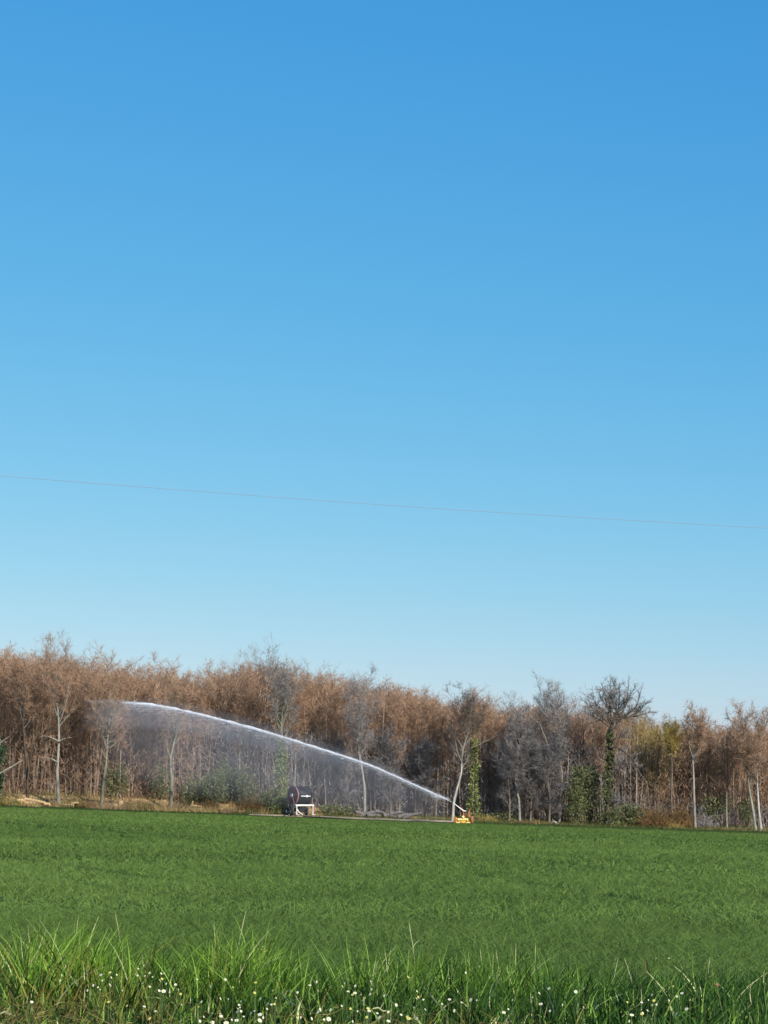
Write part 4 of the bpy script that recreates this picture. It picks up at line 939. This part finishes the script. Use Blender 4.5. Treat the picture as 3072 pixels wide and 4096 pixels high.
# ------------------------------------------------------------------ water jet
jet_px = [(1811, 3210), (1760, 3186), (1650, 3136), (1481, 3059), (1296, 3000), (1111, 2941), (926, 2889), (741, 2843), (611, 2818), (528, 2811), (440, 2804), (360, 2803)]
jp = [at(q[0], q[1], CD - 5 * i / 11) for i, q in enumerate(jet_px)]
def jet_at(t): return interp_poly(jp, t)
NJ = 160
def smooth_jet(ts):
    out = []
    for t in ts:
        q = Vector((0, 0, 0)); wsum = 0
        for k in range(-3, 4):
            tt = min(max(t + k * .012, 0), .9999); q += jet_at(tt); wsum += 1
        out.append(q / wsum)
    return out
def wet(name, dens, col, aniso=0.0):
    m = bpy.data.materials.new(name); m.use_nodes = True; n = m.node_tree; n.nodes.clear()
    o = n.nodes.new('ShaderNodeOutputMaterial'); v = n.nodes.new('ShaderNodeVolumePrincipled')
    v.inputs['Color'].default_value = col + (1,); v.inputs['Density'].default_value = dens; v.inputs['Anisotropy'].default_value = aniso
    n.links.new(v.outputs[0], o.inputs['Volume']); return m
def foam(name, alpha):
    m = bpy.data.materials.new(name); m.use_nodes = True; n = m.node_tree; n.nodes.clear()
    o = n.nodes.new('ShaderNodeOutputMaterial'); b_ = n.nodes.new('ShaderNodeBsdfDiffuse'); b_.inputs[0].default_value = (.86, .88, .92, 1)
    tl = n.nodes.new('ShaderNodeBsdfTranslucent'); tl.inputs[0].default_value = (.86, .88, .92, 1)
    ad = n.nodes.new('ShaderNodeMixShader'); ad.inputs[0].default_value = .4
    tr = n.nodes.new('ShaderNodeBsdfTransparent'); ms = n.nodes.new('ShaderNodeMixShader')
    tc = n.nodes.new('ShaderNodeTexCoord'); nz = n.nodes.new('ShaderNodeTexNoise'); nz.inputs['Scale'].default_value = 3.0; nz.inputs['Detail'].default_value = 4
    mr = n.nodes.new('ShaderNodeMapRange'); mr.inputs[1].default_value = .3; mr.inputs[2].default_value = .65; mr.inputs[3].default_value = alpha * .55; mr.inputs[4].default_value = alpha
    n.links.new(tc.outputs['Object'], nz.inputs['Vector']); n.links.new(nz.outputs['Fac'], mr.inputs[0]); n.links.new(mr.outputs[0], ms.inputs[0])
    n.links.new(b_.outputs[0], ad.inputs[1]); n.links.new(tl.outputs[0], ad.inputs[2]); n.links.new(tr.outputs[0], ms.inputs[1]); n.links.new(ad.outputs[0], ms.inputs[2]); n.links.new(ms.outputs[0], o.inputs[0]); return m
M['foam'] = foam('white_water', .8); M['drops'] = foam('fine_drops', .5)
M['mist'] = wet('spray_mist', .030, (.93, .95, 1.0)); M['mist_top'] = wet('spray_mist_dense', .045, (.93, .95, 1.0))
jr = empty('water_jet', tuple(jp[0])); tag(jr, 'white jet of water arching left from the sprinkler cart with falling mist', 'water jet')
org = jp[0]
ts = np.linspace(0, .835, NJ); cl = smooth_jet(ts); rj = random.Random(2)
rad = []
for i, t in enumerate(ts):
    base = .03 + .10 * min(1, t / .55) ** .8
    if t > .76: base *= max(.12, 1 - (t - .76) / .08)
    rad.append(base * (1 + 1.0 * (hnoise(i * .3, 0, 4) - .5) + .35 * rj.uniform(-.5, .5)))
mb = MB(); mb.tube([q - org for q in cl], rad, 10, cap=False); mb.build('water_stream', M['foam'], jr, smooth=True)
# shredded drops around and below the stream
rg = np.random.default_rng(21); n = 15000
t = rg.uniform(.02, .99, n) ** .8; t = t[(t < .84) | (rg.uniform(size=n) < .08)]; n = len(t); c = np.array([q[:] for q in smooth_jet(t)]) - np.array(org[:])
sp = .05 + .42 * t; fall = np.abs(rg.exponential(1, n)) * (.12 + .9 * t ** 1.5) * .6
P = c + np.stack([rg.normal(0, .3, n), rg.normal(0, 1, n) * sp * .8, rg.normal(0, 1, n) * sp * .20 - fall * rg.choice([0, 1], n, p=[.45, .55])], -1)
tan = np.stack([np.full(n, -1.0), rg.normal(0, .06, n), .38 - .42 * t - .25 * fall], -1)
mb = MB(); ribbons(P, tan, rg.uniform(.15, .7, n), rg.uniform(.008, .022, n) * np.where(t > .8, .6, 1), rg.normal(0, .03, (n, 3)), rg, 1, .4, None, mb)
d_ = mb.build('spray_drops', M['drops'], jr); d_['kind'] = 'stuff'
# curtains of falling mist under the jet: lens-shaped closed bodies, thick in the middle, thinning to nothing at the rim
def curtain(c_top, c_bot, thick, name, m, nu=48, nv=20):
    mb = MB(); U = np.linspace(0, 1, nu); V = np.linspace(0, 1, nv); A = np.zeros((nu, nv, 3)); B = np.zeros((nu, nv, 3))
    for i, u in enumerate(U):
        top = c_top(u); bot = c_bot(u)
        for j, v in enumerate(V):
            p = top.lerp(bot, v); h = thick * (math.sin(math.pi * u) ** .8) * (max(0, math.sin(math.pi * min(1, v * .92 + .08))) ** .9)
            if j in (0, nv - 1) or i in (0, nu - 1): h = 0
            A[i, j] = (p.x, p.y - h / 2, p.z); B[i, j] = (p.x, p.y + h / 2 + 1e-4, p.z)
    A -= np.array(org[:]); B -= np.array(org[:]); idx = np.arange(nu * nv).reshape(nu, nv)
    fa = np.stack([idx[:-1, :-1], idx[1:, :-1], idx[1:, 1:], idx[:-1, 1:]], -1).reshape(-1, 4)
    mb.add(A.reshape(-1, 3), fa); mb.add(B.reshape(-1, 3), fa[:, ::-1])
    rim = list(idx[:, 0]) + list(idx[-1, 1:]) + list(idx[-2::-1, -1]) + list(idx[0, -2:0:-1]); N = nu * nv; q = len(rim)
    mb.f.append(np.array([(rim[k], rim[(k + 1) % q], rim[(k + 1) % q] + N, rim[k] + N) for k in range(q)])); mb.m.append(np.zeros(q, int))
    return mb.build(name, m, jr, smooth=True)
def bt(u):
    p = smooth_jet([.03 + .96 * u])[0]; g = gz(p.x, p.y); return Vector((p.x - .6 * u, p.y + 1.5, g + .15 + 4.4 * u * u))
curtain(lambda u: smooth_jet([.03 + .96 * u])[0] + Vector((0, 0, .25 + .9 * math.sin(math.pi * u))), bt, 7.0, 'falling_mist', M['mist'])
def bt2(u):
    p = smooth_jet([.2 + .8 * u])[0]; return p + Vector((-1.5 * u, 0, -1.2 - 2.6 * u))
curtain(lambda u: smooth_jet([.2 + .8 * u])[0] + Vector((-1.0 * u, 0, .35)), bt2, 5.0, 'falling_mist', M['mist_top'])

# ------------------------------------------------------------------ overhead wire
mb = MB(); WDI = 60.0; pts = []
for px_, py_ in ((-1500, 1800), (-400, 1872), (400, 1935), (1200, 1996), (1800, 2038), (2400, 2074), (3072, 2113), (3700, 2146), (4600, 2190)): pts.append(at(px_, py_, WDI))
mb.tube([interp_poly(pts, t) for t in np.linspace(0, 1, 60)], .0058, 6)
tag(mb.build('overhead_wire', M['wire'], smooth=True), 'thin dark wire crossing the blue sky, falling gently to the right', 'wire')
print('done')
